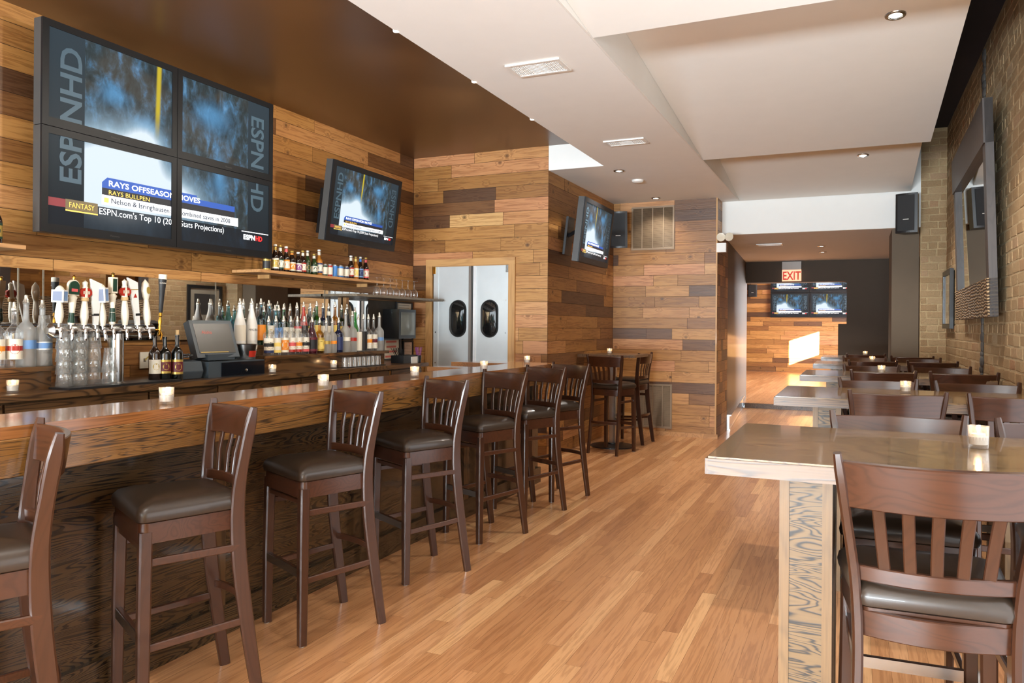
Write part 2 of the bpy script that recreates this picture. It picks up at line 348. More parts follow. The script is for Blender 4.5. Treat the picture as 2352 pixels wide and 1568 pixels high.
def tube(bm, pts, r, seg=8, mi=0):
    pts = [Vector(p) for p in pts]; rings = []
    for i, p in enumerate(pts):
        d = (pts[min(i+1, len(pts)-1)]-pts[max(i-1, 0)]).normalized()
        a = d.orthogonal().normalized() if abs(d.z) > .99 else d.cross(Vector((0, 0, 1))).normalized(); b = d.cross(a)
        rad = r[i] if isinstance(r, (list, tuple)) else r
        rings.append([bm.verts.new(p+a*rad*math.cos(2*PI*k/seg)+b*rad*math.sin(2*PI*k/seg)) for k in range(seg)])
    for A, B in zip(rings, rings[1:]):
        for k in range(seg):
            bm.faces.new((A[k], A[(k+1) % seg], B[(k+1) % seg], B[k])).material_index = mi
    for R, rev in ((rings[0], True), (rings[-1], False)):
        bm.faces.new(R[::-1] if rev else R).material_index = mi
def sweep(bm, pts, wdir, w, t, ch=.18):
    """bar of width w (along wdir) and thickness t (across) along pts, chamfered edges; w/t may be lists"""
    pts = [Vector(p) for p in pts]; rings = []; n = len(pts)
    for i, p in enumerate(pts):
        d = (pts[min(i+1, n-1)]-pts[max(i-1, 0)]).normalized()
        W_ = Vector(wdir[i] if isinstance(wdir, list) else wdir).normalized(); T = d.cross(W_).normalized(); W_ = T.cross(d).normalized()
        ww = (w[i] if isinstance(w, list) else w)/2; tt = (t[i] if isinstance(t, list) else t)/2; e = min(ww, tt)*ch*2
        rings.append([bm.verts.new(p+W_*a+T*b) for a, b in ((ww-e, tt), (ww, tt-e), (ww, -tt+e), (ww-e, -tt), (-ww+e, -tt), (-ww, -tt+e), (-ww, tt-e), (-ww+e, tt))])
    for A, B in zip(rings, rings[1:]):
        for k in range(8): bm.faces.new((A[k], A[(k+1) % 8], B[(k+1) % 8], B[k]))
    bm.faces.new(rings[0][::-1]); bm.faces.new(rings[-1])
    bmesh.ops.recalc_face_normals(bm, faces=bm.faces)
def smooth_path(pts, n=24):
    """Catmull-Rom through pts"""
    P = [Vector(p) for p in pts]; P = [P[0]*2-P[1]]+P+[P[-1]*2-P[-2]]; out = []; segs = len(P)-3
    for i in range(n+1):
        t = i/n*segs; k = min(int(t), segs-1); t -= k; a, b, c_, d = P[k:k+4]
        out.append(.5*((2*b)+(-a+c_)*t+(2*a-5*b+4*c_-d)*t*t+(-a+3*b-3*c_+d)*t**3))
    return out
def tag(o, label, cat, group=None):
    o['label'] = label; o['category'] = cat
    if group: o['group'] = group
    return o
def struct(o):
    o['kind'] = 'structure'; return o
def empty(name, loc, rz=0., label=None, cat=None, group=None):
    o = bpy.data.objects.new(name, None); COL.objects.link(o); o.location = loc; o.rotation_euler = (0, 0, rz); o.empty_display_size = .05
    if label: tag(o, label, cat, group)
    return o
def dup(root, loc, rz=None, label=None, group=None, scale=None):
    r = root.copy(); COL.objects.link(r); r.location = loc
    if rz is not None: r.rotation_euler = (0, 0, rz)
    if scale: r.scale = scale
    if label: r['label'] = label
    if group: r['group'] = group
    for ch in list(root.children):
        q = ch.copy(); COL.objects.link(q); q.parent = r
        for g in ch.children:
            d = g.copy(); COL.objects.link(d); d.parent = q
    return r
_tc = {}
def text_bm(s, size, clip=None, mat4=None, xs=1., align='LEFT', bold=0.):
    cu = bpy.data.curves.new('t', 'FONT'); cu.body = s; cu.size = size; cu.align_x = align; cu.offset = bold; cu.resolution_u = 3
    o = bpy.data.objects.new('t', cu); me = o.to_mesh(); bm = bmesh.new(); bm.from_mesh(me); o.to_mesh_clear()
    bpy.data.objects.remove(o); bpy.data.curves.remove(cu)
    bmesh.ops.scale(bm, vec=(xs, 1, 1), verts=bm.verts)
    if mat4 is not None: bm.transform(mat4)
    return bm

# ---------------------------------------------------------------- plank surfaces
def planks(name, o, ud, vd, U, V, course, mats, lens=(.5, 1.7), holes=(), gap=.003, seed=1, back=.004, tonef=None, bk=True, ext=(0, 0)):
    """boards laid along ud, stacked along vd, from corner o; holes = (u0,u1,v0,v1)"""
    R = random.Random(seed); o, ud, vd = Vector(o), Vector(ud), Vector(vd); nrm = ud.cross(vd).normalized()
    bm = bmesh.new(); uvl = bm.loops.layers.uv.new('UVMap'); cl = bm.loops.layers.float_color.new('tone')
    def cells(u0, u1, v0, v1):
        out = [(u0, u1, v0, v1)]
        for h in holes:
            nx = []
            for a, b, e, d in out:
                if h[1] <= a or h[0] >= b or h[3] <= e or h[2] >= d: nx.append((a, b, e, d)); continue
                if a < h[0]: nx.append((a, h[0], e, d))
                if b > h[1]: nx.append((h[1], b, e, d))
                m0, m1 = max(a, h[0]), min(b, h[1])
                if e < h[2]: nx.append((m0, m1, e, h[2]))
                if d > h[3]: nx.append((m0, m1, h[3], d))
            out = nx
        return out
    def face(a, b, e, d, tone, off, depth, mi):
        f = bm.faces.new([bm.verts.new(o+ud*p+vd*q-nrm*depth) for p, q in ((a, e), (b, e), (b, d), (a, d))]); f.material_index = mi
        for lp, (p, q) in zip(f.loops, ((a, e), (b, e), (b, d), (a, d))):
            lp[uvl].uv = (p+off[0], q+off[1]); lp[cl] = tone
    n = int(math.ceil(V/course))
    for k in range(n):
        v0, v1 = k*course, min(V, (k+1)*course); u = -R.random()*lens[0]
        while u < U:
            L = R.uniform(*lens); a, b = max(0, u), min(U, u+L); u += L
            if b-a < .02: continue
            t = R.random() if tonef is None else tonef(R)
            tone = (t, R.random(), R.random(), 1); off = (R.random()*50, R.random()*50)
            for q in cells(a, b, v0, v1):
                if q[1]-q[0] > 2*gap and q[3]-q[2] > 2*gap: face(q[0]+gap/2, q[1]-gap/2, q[2]+gap/2, q[3]-gap/2, tone, off, R.random()*back*.35, 0)
    if bk:
        for q in cells(0-ext[0], U+ext[1], 0, V): face(*q, (0, 0, 0, 1), (0, 0), back, 1)
    return struct(obj(name, bm, mats))
LX, RX = -4.43, .93          # left plank wall, right brick wall
ZW, ZB = 2.93, 3.18
DY, SX, GY = 7.17, -2.84, 9.45   # door wall, side wall, grille wall
cedt = lambda R: R.choice([R.uniform(0, .25), R.uniform(.3, .55), R.uniform(.45, .75), R.uniform(.55, .95), R.uniform(.6, 1)])
warmt = lambda R: R.choice([R.uniform(0, .3), R.uniform(.2, .5), R.uniform(.3, .6), R.uniform(.4, .8)])
planks('wall_left', (LX, -6.0, 0), (0, 1, 0), (0, 0, 1), DY+6.0, ZB+.03, .1335, ['cedar', 'groove'], (.7, 2.2), seed=3, tonef=warmt, ext=(0, .06))
planks('wall_door', (LX, DY, 0), (1, 0, 0), (0, 0, 1), SX-LX, ZB+.03, .1335, ['cedar', 'groove'], (.5, 1.5), holes=[(.24, 1.17, -1, 2.0)], seed=5, tonef=cedt)
planks('wall_side', (SX, DY, 0), (0, 1, 0), (0, 0, 1), GY-DY, ZW+.03, .1335, ['cedar', 'groove'], (.5, 1.5), seed=8, tonef=warmt, ext=(0, .06))
planks('wall_grille', (SX, GY, 0), (1, 0, 0), (0, 0, 1), -1.53-SX, ZW+.03, .1335, ['cedar', 'groove'], (.3, 1.1), seed=12, tonef=cedt)
planks('wall_return', (-1.53, GY, 0), (0, 1, 0), (0, 0, 1), .85, 2.96, .1335, ['cedar', 'groove'], (.1, .4), seed=14, tonef=warmt)
planks('wall_far', (-3.4, 23.5, .08), (1, 0, 0), (0, 0, 1), 6.4, 3.0, .1335, ['cedar', 'groove'], (.5, 1.8), seed=17, tonef=cedt, gap=.006)
# floor strips run along the room
fl = planks('floor', (RX+.05, -6.0, 0), (0, 1, 0), (-1, 0, 0), 13.4+6.0, RX+.05-LX, .070, ['floor', 'groove'], (.5, 2.0), seed=21, gap=.0007, back=.0012)
planks('floor_back_room', (3.0, 13.4, .08), (0, 1, 0), (-1, 0, 0), 10.1, 6.4, .083, ['floor', 'groove'], (.35, 1.5), seed=22, gap=.0012, back=.0012)
struct(obj('trim_1', bx(-1.7, RX, 13.38, 13.41, -.01, .078), 'back_oak'))
# ceilings
bm = bmesh.new(); box(bm, LX-.1, -2.26, -6.0, DY, ZB, ZB+.05); struct(obj('ceiling_bar', bm, 'brown'))
bm = bmesh.new()
box(bm, -2.26, -1.33, -6.0, GY+.4, ZW, ZW+.05); box(bm, SX, -2.26, DY+.001, GY+.4, ZW, ZW+.05)
box(bm, -2.26, -2.24, -6.0, DY, ZW+.05, ZB+.05); box(bm, SX, -2.24, DY, DY+.03, ZW+.05, ZB+.05)
struct(obj('ceiling_main', bm, 'white'))
bm = bmesh.new(); EDG = [(-6.0, -2.75), (-2.75, .62), (.62, 3.97), (3.97, 7.28), (7.28, 9.79)]
for a, b in EDG:
    h = .32
    t = .03
    v = [(-1.318, a, ZW+h), (.57, a, ZW+h), (.57, b, ZW), (-1.318, b, ZW)]
    vs = [bm.verts.new(p) for p in v]+[bm.verts.new((x, y, z+t)) for x, y, z in v]
    for q in ((3, 2, 1, 0), (4, 5, 6, 7), (0, 1, 5, 4), (1, 2, 6, 5), (2, 3, 7, 6), (3, 0, 4, 7)): bm.faces.new([vs[i] for i in q])
    box(bm, -1.318, .57, b-.015, b, ZW+t, ZW+.36)
box(bm, -1.329, -1.319, -6.0, 9.79, ZW, 3.62)
struct(obj('ceiling_panels', bm, 'tan_white'))
struct(obj('ceiling_upper', bx(-1.4, 1.1, -6.0, 9.85, 3.62, 3.66), 'black_ceiling'))
# bulkhead, lower passage
bm = bmesh.new(); box(bm, -1.6, RX+.1, 9.8, 9.86, 2.515, 3.62); struct(obj('wall_bulkhead', bm, 'white'))
struct(obj('ceiling_passage', bx(-1.9, RX+.1, 9.862, 14.05, 2.515, 2.56), 'grey_ceiling'))
bm = bmesh.new()
vs = [(-1.55, 10.28), (-1.79, 14.31), (-1.95, 14.31), (-1.7, 10.28)]
a = [bm.verts.new((x, y, 0)) for x, y in vs]; b = [bm.verts.new((x, y, 2.52)) for x, y in vs]
for i in range(4): bm.faces.new((a[i], a[(i+1) % 4], b[(i+1) % 4], b[i]))
struct(obj('wall_passage_left', bm, oak('dark_ribbed_panelling', c(70, 60, 48), c(40, 34, 28), 'z', .5, .3, .5, .05, fs=(.25, 7.))))
bm = bmesh.new()
box(bm, -1.95, -1.82, 14.0, 14.3, 0, 2.52); box(bm, -.132, RX+.1, 14.0, 14.3, 0, 2.52); box(bm, -1.82, -.132, 14.0, 14.3, 2.15, 2.52); box(bm, -.262, -.132, 14.0, 14.3, 0, 1.43)
struct(obj('wall_passage_end', bm, 'dark_wall'))
struct(obj('wall_passage_right', bx(RX, RX+.1, 9.8, 14.0, 0, 2.52), 'dark_wall'))
struct(obj('wall_column', bx(.385, .665, 9.9, 10.7, 0, 2.515), 'taupe'))
# back room shell with a window opening in its right wall
bm = bmesh.new()
box(bm, -3.5, -3.4, 14.3, 23.5, 0, 3.2); box(bm, -3.5, -1.9, 14.2, 14.3, 0, 3.2)
struct(obj('wall_back_room_left', bm, 'taupe'))
bm = bmesh.new()
y0, y1, z0, z1 = 18.78, 19.42, 2.17, 2.66
box(bm, 3.0, 3.1, 14.2, y0, 0, 3.2); box(bm, 3.0, 3.1, y1, 23.6, 0, 3.2); box(bm, 3.0, 3.1, y0, y1, 0, z0); box(bm, 3.0, 3.1, y0, y1, z1, 3.2); box(bm, RX+.1, 3.1, 14.2, 14.3, 0, 3.2)
struct(obj('wall_back_room_right', bm, 'taupe'))
struct(obj('ceiling_back_room', bx(-3.5, 3.1, 14.05, 23.6, 3.12, 3.2), 'grey_ceiling'))
struct(obj('wall_back_room_upper', bx(-1.95, RX+.1, 14.05, 14.3, 2.52, 3.2), 'dark_wall'))
# the shell behind the camera: storefront frame
bm = bmesh.new(); box(bm, LX, RX+.1, -6.02, -6.0, 0, .3); box(bm, LX, RX+.1, -6.02, -6.0, 2.9, 3.7); box(bm, LX-.05, LX+.15, -6.02, -6.0, .3, 2.9); box(bm, .75, RX+.1, -6.02, -6.0, .3, 2.9); box(bm, -1.8, -1.7, -6.02, -6.0, .3, 2.9)
struct(obj('wall_storefront', bm, 'dark_wall'))
# baseboards and trims
struct(obj('baseboard_grille', bx(SX, -1.51, GY-.02, GY-.003, 0, .055), 'shelf_pine'))
struct(obj('trim_2', bx(-1.548, -1.53, GY-.008, GY-.002, 0.05, 2.93), 'casing'))
bm = bmesh.new(); pr_ = [(-1.545, 10.3), (-1.775, 13.98)]
for z0, z1, d in ((.02, .19, .05), (.19, .205, .075), (0.0, .02, .06)):
    p0 = Vector((-1.55, 10.3, 0)); p1 = Vector((-1.77, 13.35, 0)); nn = Vector((1, .06, 0)).normalized()*d
    A = [p0, p1, p1+nn, p0+nn]
    lo = [bm.verts.new((q.x, q.y, z0)) for q in A]; hi = [bm.verts.new((q.x, q.y, z1)) for q in A]
    for i in range(4): bm.faces.new((lo[i], lo[(i+1) % 4], hi[(i+1) % 4], hi[i]))
    bm.faces.new(hi); bm.faces.new(lo[::-1])
bmesh.ops.recalc_face_normals(bm, faces=bm.faces)
tag(obj('baseboard_heater', bm, 'steel'), 'silver baseboard heater along the dark passage wall', 'heater')

# ---------------------------------------------------------------- brick wall
def brickwall(name, o, ud, vd, U, V, seed):
    R = random.Random(seed); o, ud, vd = Vector(o), Vector(ud), Vector(vd); nr = ud.cross(vd).normalized()
    bm = bmesh.new(); cl = bm.loops.layers.float_color.new('tone'); bw, bh, g = .205, .066, .012
    quad(bm, [o, o+ud*U, o+ud*U+vd*V, o+vd*V], 1)
    k = 0; v = 0
    while v+bh < V:
        u = -(k % 2)*bw*.5-R.random()*.03; hd = (k % 6 == 5)
        w_ = bw*.5 if hd else bw
        while u < U:
            L = w_*R.uniform(.92, 1.06); a, b = max(u, 0)+g/2, min(u+L, U)-g/2; u += L
            if b-a < .03: continue
            e = R.uniform(.001, .0045); j = lambda s=.005: R.uniform(-s, s)
            lo = [o+ud*(a+j())+vd*(v+j()), o+ud*(b+j())+vd*(v+j()), o+ud*(b+j())+vd*(v+bh+j()), o+ud*(a+j())+vd*(v+bh+j())]
            cen = (lo[0]+lo[2])/2
            A = [bm.verts.new(p) for p in lo]; B = [bm.verts.new(p+(cen-p)*.10+nr*(e+j(.0012))) for p in lo]
            t = (R.random(), R.random(), 0, 1)
            fs = [bm.faces.new(B)]+[bm.faces.new((A[i], A[(i+1) % 4], B[(i+1) % 4], B[i])) for i in range(4)]
            for f in fs:
                for lp in f.loops: lp[cl] = t
        v += bh+g; k += 1
    return struct(obj(name, bm, ['brick', 'mortar']))
brickwall('wall_right', (RX, 9.85, 0), (0, -1, 0), (0, 0, 1), 15.85, 3.62, 4)
pb = brickwall('wall_pilaster', (.67, 9.78, 0), (1, 0, 0), (0, 0, 1), RX-.67, 3.62, 6)
struct(obj('wall_pilaster_core', bx(.672, RX, 9.783, 9.9, 0, 3.615), 'mortar'))
wn = struct(empty('added_window_1', (RX-.01, 2.2, .08))); bm = bmesh.new()  # unseen frame added around the side fill; the bricks behind have no opening
for q in ((-1.98, 1.98, -.08, 0), (-1.98, 1.98, 2.46, 2.54), (-1.98, -1.92, 0, 2.46), (1.92, 1.98, 0, 2.46), (-.02, .02, 0, 2.46)): box(bm, -.025, .0, q[0], q[1], q[2], q[3])
obj('added_window_frame', bm, 'dark_wall', wn)
# column of dark rubble infill in the wall
R = random.Random(9); bm = bmesh.new(); z = 0.02
while z < 3.55:
    h = R.uniform(.04, .09); sx = R.uniform(.010, .018); yy = 7.05+R.uniform(-.015, .015)
    m4 = Matrix.Translation((RX-.008, yy, z+h/2)) @ Matrix.Diagonal((sx, R.uniform(.035, .06), h*.68, 1))
    bmesh.ops.create_icosphere(bm, subdivisions=2, radius=1, matrix=m4); z += h
struct(obj('trim_3', bm, plain('dark_rubble', c(84, 80, 76), .9, var=.5), smooth=True))

# ---------------------------------------------------------------- swing doors
C0, C1, CT = -4.255, -3.195, 2.063
bm = bmesh.new(); box(bm, C0, C0+.075, DY-.025, DY-.002, 0, CT-.072); box(bm, C1-.075, C1, DY-.025, DY-.002, 0, CT-.072)
for x in (C0+.05, C1-.068): box(bm, x, x+.018, DY-.004, DY+.1, 0, CT-.06)
struct(obj('trim_4', bm, 'casing', bevel=.003))
bm = bmesh.new(); box(bm, C0, C1, DY-.025, DY-.002, CT-.072, CT); box(bm, C0+.06, C1-.06, DY-.004, DY+.1, CT-.078, CT-.06)
struct(obj('trim_5', bm, 'casing_x', bevel=.003))
def stadium(cx, cz, w, h, n=12):
    r = w/2; out = []
    for i in range(n+1): a = PI*i/n; out.append((cx+r*math.cos(a), cz+h/2-r+r*math.sin(a)))
    for i in range(n+1): a = PI+PI*i/n; out.append((cx+r*math.cos(a), cz-h/2+r+r*math.sin(a)))
    return out
def ring(bm, A, B, ya, yb):
    n = len(A)
    a = [bm.verts.new((x, ya, z)) for x, z in A]; b = [bm.verts.new((x, yb, z)) for x, z in B]
    for i in range(n): bm.faces.new((a[i], a[(i+1) % n], b[(i+1) % n], b[i]))
xm = -3.70
for k, (xa, xb, pcx, hx) in enumerate(((C0+.085, xm-.012, -3.873, C0+.11), (xm+.012, C1-.085, -3.498, C1-.11))):
    d = bx(xa, xb, DY+.01, DY+.035, .05, 1.985)
    door = struct(obj('door_%d' % (k+1), d, 'door_steel', bevel=.003))
    bm = bmesh.new(); x_h = xa if k == 0 else xb-.055
    box(bm, x_h, x_h+.055, DY, DY+.01, .05, 1.985)
    obj('door_edge_plate', bm, 'door_steel', door)
    bm = bmesh.new()
    for z in (.3, .62, .95, 1.28, 1.62): lathe(bm, [(0, 0), (.008, 0), (.006, .004), (0, .005)], 8)
    for i, z in enumerate((.3, .62, .95, 1.28, 1.62)):
        vs = bm.verts[:]
    bm.free(); bm = bmesh.new()
    for z in (.3, .62, .95, 1.28, 1.62): tube(bm, [(x_h+.027, DY-.004, z), (x_h+.027, DY+.002, z)], .007, 8)
    obj('door_bolt', bm, 'steel', door)
    bm = bmesh.new(); xs_ = xb-.03 if k == 0 else xa
    box(bm, xs_, xs_+.03, DY-.002, DY+.012, .05, 1.985)
    obj('door_meeting_strip', bm, plain('bright_strip', c(240, 242, 244), .3, .3) if k else plain('dull_strip', c(130, 120, 112), .5, .5), door)
    P0, P1, P2 = stadium(pcx, 1.428, .205, .40), stadium(pcx, 1.428, .19, .385), stadium(pcx, 1.428, .155, .35)
    bm = bmesh.new(); ring(bm, P0, P1, DY+.01, DY-.012); ring(bm, P1, P2, DY-.012, DY+.0)
    win = obj('porthole_frame', bm, 'gasket', door, smooth=True)
    bm = bmesh.new(); vs = [bm.verts.new((x, DY-.001, z)) for x, z in P2]
    cv = bm.verts.new((pcx, DY-.012, 1.428))
    for i in range(len(vs)): bm.faces.new((vs[(i+1) % len(vs)], vs[i], cv))
    obj('porthole_pane', bm, plain('dark_bulged_glazing', c(20, 20, 20), .04, 0, .8), win, smooth=True)
    bm = bmesh.new(); bx0 = hx; s_ = 1 if k == 0 else -1
    box(bm, min(bx0, bx0-.03*s_), max(bx0, bx0-.03*s_), DY-.012, DY+.01, 1.91, 1.985)
    obj('pivot_hinge', bm, 'brass' if k == 0 else 'steel', door)
struct(obj('wall_kitchen', bx(C0, C1, DY+.11, DY+.13, 0, 2.1), 'dark_wall'))

# ---------------------------------------------------------------- bar
bar = empty('bar_counter', (-2.35, 1.7, 0), 0, 'long varnished oak bar with dark grained front panels facing the stools', 'bar')
def bobj(name, bm, m, **k):
    o = obj(name, bm, m, bar, **k); o.matrix_parent_inverse = Matrix.Translation((2.35, -1.7, 0)); return o
ZT = 1.035; BY0, BY1 = -1.6, 6.15
bm = bx(-2.67, -2.33, BY0, BY1, ZT-.038, ZT); box(bm, -3.22, -2.67, BY1-.30, BY1, ZT-.038, ZT)
bobj('bar_top', bm, 'bar_top', bevel=.008)
bm = bmesh.new(); sweep(bm, [(-2.343, BY0, ZT-.098), (-2.343, BY1, ZT-.098)], (0, 0, 1), .118, .03, .1)
bobj('edge_board', bm, 'apron')
bobj('front_panel', bx(-2.56, -2.51, BY0, BY1-.02, .1, ZT-.04), 'bar_front')
bm = bmesh.new(); box(bm, -2.56, -2.485, BY0, BY1-.01, 0, .13); bobj('kick_board', bm, 'bar_front', bevel=.006)
bm = bmesh.new(); box(bm, -2.51, -2.495, BY0, BY1-.02, ZT-.16, ZT-.04); bobj('top_rail', bm, 'bar_front', bevel=.003)
for y in (-.1, 1.02, 2.47, 3.6, 4.75, 5.98):
    bobj('pilaster', bx(-2.51, -2.487, y-.035, y+.035, .1, ZT-.04), 'bar_stile', bevel=.004)
bobj('bar_end_panel', bx(-3.15, -2.56, BY1-.1, BY1-.06, 0, ZT-.04), 'bar_front')
bobj('under_bar_shelf', bx(-2.85, -2.56, BY0, 5.6, .80, .83), 'steel')
# short ledge behind the bar's far end
fl2 = empty('service_ledge', (-2.97, 5.32, 0), 0, 'short thick wooden ledge on a post just behind the bar top', 'counter')
obj('ledge', bx(-.16, .28, -.03, .16, .985, 1.02), 'bar_top', fl2, bevel=.004); obj('support', bx(-.05, .2, .02, .12, 0, .985), 'bar_front', fl2)

# ---------------------------------------------------------------- back counter
bc = empty('back_counter', (-4.1, 2.5, 0), 0, 'brown oak cabinet counter running below the mirror behind the bar', 'counter')
def cobj(name, bm, m, p=None, **k):
    o = obj(name, bm, m, p or bc, **k)
    if p is None: o.matrix_parent_inverse = Matrix.Translation((4.1, -2.5, 0))
    return o
ZC = .99
cobj('countertop', bx(LX+.006, -3.80, -1.6, 6.45, ZC-.035, ZC), 'back_oak', bevel=.006)
cobj('carcass', bx(LX+.006, -3.86, -1.6, 6.4, .08, ZC-.035), 'back_oak')
cobj('plinth', bx(LX+.006, -3.92, -1.6, 6.4, 0, .08), 'blacklab')
ys = [-1.6, -.8, 0., .8, 1.6, 2.4, 3.25, 3.79, 4.62, 5.25, 5.85, 6.4]
for a, b in zip(ys, ys[1:]):
    dr = cobj('cabinet_door', bx(-3.86, -3.84, a+.008, b-.008, .12, ZC-.05), 'back_oak', bevel=.003)
    if a > 4.3:
        bm = bmesh.new(); tube(bm, [(-3.84, b-.05, .84), (-3.82, b-.05, .84), (-3.82, b-.05, .94), (-3.84, b-.05, .94)], .004, 6)
        h = obj('door_pull', bm, 'brass', dr)
# bottle risers
def riser(y0, y1, lab):
    r = empty('bottle_riser', (-4.2, (y0+y1)/2, ZC), 0, lab, 'shelf')
    h = (y1-y0)/2
    obj('lower_step', bx(-.21, .225, -h, h, .10, .125), 'back_oak', r, bevel=.004)
    obj('step_face', bx(-.2, .19, -h+.01, h-.03, .0, .10), 'back_oak', r)
    obj('upper_step', bx(-.21, .065, -h, h-.3, .125, .20), 'back_oak', r, bevel=.004)
riser(4.38, 6.02, 'dark oak stepped bottle shelf between the cash register and the papers')
riser(1.4, 2.79, 'dark oak bottle shelf holding the vodka bottles left of the pint glasses')
# mirror
bm = bmesh.new()
for a, b in ((-1.5, 2.83), (2.836, 2.98), (2.986, 4.32), (4.326, 5.62), (5.626, 6.3)):
    quad(bm, [(LX+.018, a, 1.235), (LX+.018, b, 1.235), (LX+.018, b, 1.665), (LX+.018, a, 1.665)])
mr = empty('bar_mirror', (LX, 3, 1.235), 0, 'long low mirror behind the liquor bottles on the plank wall', 'mirror')
o = obj('mirror_glass', bm, 'mirror', mr); o.matrix_parent_inverse = Matrix.Translation((-LX, -3, -1.235))
bm = bmesh.new(); box(bm, LX+.003, LX+.016, -1.5, 6.3, 1.235, 1.665)
for y in (2.833, 2.983, 4.323, 5.623): box(bm, LX+.016, LX+.021, y-.004, y+.004, 1.235, 1.665)
o = obj('mirror_backing', bm, 'grey_wood', mr); o.matrix_parent_inverse = Matrix.Translation((-LX, -3, -1.235))

# ---------------------------------------------------------------- shelves
def wshelf(y0, y1, x1, z, lab, m='shelf_pine', t=.022):
    s = empty('wall_shelf', (LX+.005, (y0+y1)/2, z), 0, lab, 'shelf'); h = (y1-y0)/2
    obj('board', bx(0, x1-LX-.005, -h, h, -t, 0), m, s, bevel=.002)
    for y in (-h*.7, h*.7): obj('bracket', bx(0, .12, y-.008, y+.008, -t-.03, -t), 'casing', s)
wshelf(4.50, 6.42, -4.14, 1.772, 'pine wall shelf holding beer bottles and cans right of the four-screen block')
wshelf(1.7, 2.70, -4.14, 1.772, 'pine wall shelf left of the four-screen block with one brown bottle')
rk = empty('glass_rack_shelf', (LX+.006, 6.3, 1.63), 0, 'grey board shelf with upturned wine glasses above the black monitor', 'shelf')
obj('board', bx(.02, .40, -.72, .82, -.022, 0), 'grey_wood', rk, bevel=.003)
obj('post', bx(.02, .06, -.42, -.38, -.64, -.022), 'shelf_pine', rk)

# ---------------------------------------------------------------- televisions
PW, PH = 16., 9.
def overlay(scr, w, h, u0, u1, v0, v1, small=False):
    """clip the broadcast graphics to this screen's share of the picture; scr lies in local XZ facing -Y"""
    sx, sz = w/(u1-u0), h/(v1-v0)
    def put(bm, m, y, name):
        bmesh.ops.triangulate(bm, faces=bm.faces)
        for co, no in (((u0, 0, 0), (-1, 0, 0)), ((u1, 0, 0), (1, 0, 0)), ((0, v0, 0), (0, -1, 0)), ((0, v1, 0), (0, 1, 0))):
            bmesh.ops.bisect_plane(bm, geom=bm.verts[:]+bm.edges[:]+bm.faces[:], plane_co=co, plane_no=no, clear_outer=True, dist=1e-6)
        if not bm.faces: bm.free(); return
        for v in bm.verts:
            v.co = Vector(((v.co.x-(u0+u1)/2)*sx, y, (v.co.y-(v0+v1)/2)*sz))
        obj(name, bm, m, scr)
    def rect(a, b, c_, d, m, lay, name='banner', cut=0.):
        bm = bmesh.new(); quad(bm, [(a, c_, 0), (b, c_, 0), (b, d, 0), (a+cut, d, 0), (a, d-cut*1.6, 0)] if cut else [(a, c_, 0), (b, c_, 0), (b, d, 0), (a, d, 0)])
        put(bm, m, -lay*.0006, name)
    def txt(s, x, y, size, m, lay=5, xs=.5625, wid=None, rot=0., bold=0., name='lettering', shear=0.):
        bm = text_bm(s, size, bold=bold)
        xsz = [v.co.x for v in bm.verts]; ww = max(xsz)-min(xsz)
        k = xs if wid is None else (wid/ww if rot == 0 else wid/ww)
        for v in bm.verts:
            a, b = v.co.x-min(xsz), v.co.y
            if rot == 0: v.co = Vector((x+a*k+b*shear, y+b, 0))
            elif rot > 0: v.co = Vector((x-b, y+a*k, 0))     # reads upward
            else: v.co = Vector((x+b, y-a*k, 0))              # reads downward
        put(bm, m, -lay*.0006, name)
    txt('ESPNHD', .112, .24, .105, 'g_side', wid=.68, rot=1, bold=.002, name='side_lettering')
    txt('ESPNHD', .893, .90, .105, 'g_side', wid=.62, rot=-1, bold=.002, name='side_lettering')
    rect(.19, .60, .247, .31, 'g_blue', 1, cut=.02); rect(.60, .80, .247, .285, 'g_blue', 1)
    rect(.19, .80, .207, .247, 'g_dark', 1)
    rect(.19, .82, .15, .207, 'g_white', 1)
    rect(0., .06, .10, .145, 'g_dred', 1); rect(.06, .175, .092, .148, 'g_tan', 1); rect(.06, .175, .082, .09, 'g_gold', 2)
    txt('RAYS OFFSEASON MOVES', .215, .262, .046, 'g_white', wid=.40, bold=.0008)
    txt('RAYS BULLPEN', .215, .213, .036, 'g_gold', wid=.165)
    txt('Nelson & Isringhausen: 13 combined saves in 2008', .225, .164, .043, 'g_ink', wid=.55, bold=.0005)
    rect(.198, .216, .164, .192, 'g_gold', 2)
    txt('FANTASY', .072, .104, .042, 'g_gold', wid=.09)
    txt("ESPN.com's Top 10 (2009 Stats Projections)", .18, .092, .052, 'g_white', wid=.56)
    rect(.84, 1., .122, .128, 'g_white', 2)
    txt('ESPN', .85, .07, .048, 'g_white', wid=.068, bold=.002); txt('HD', .922, .07, .048, 'g_red', wid=.04, bold=.002)
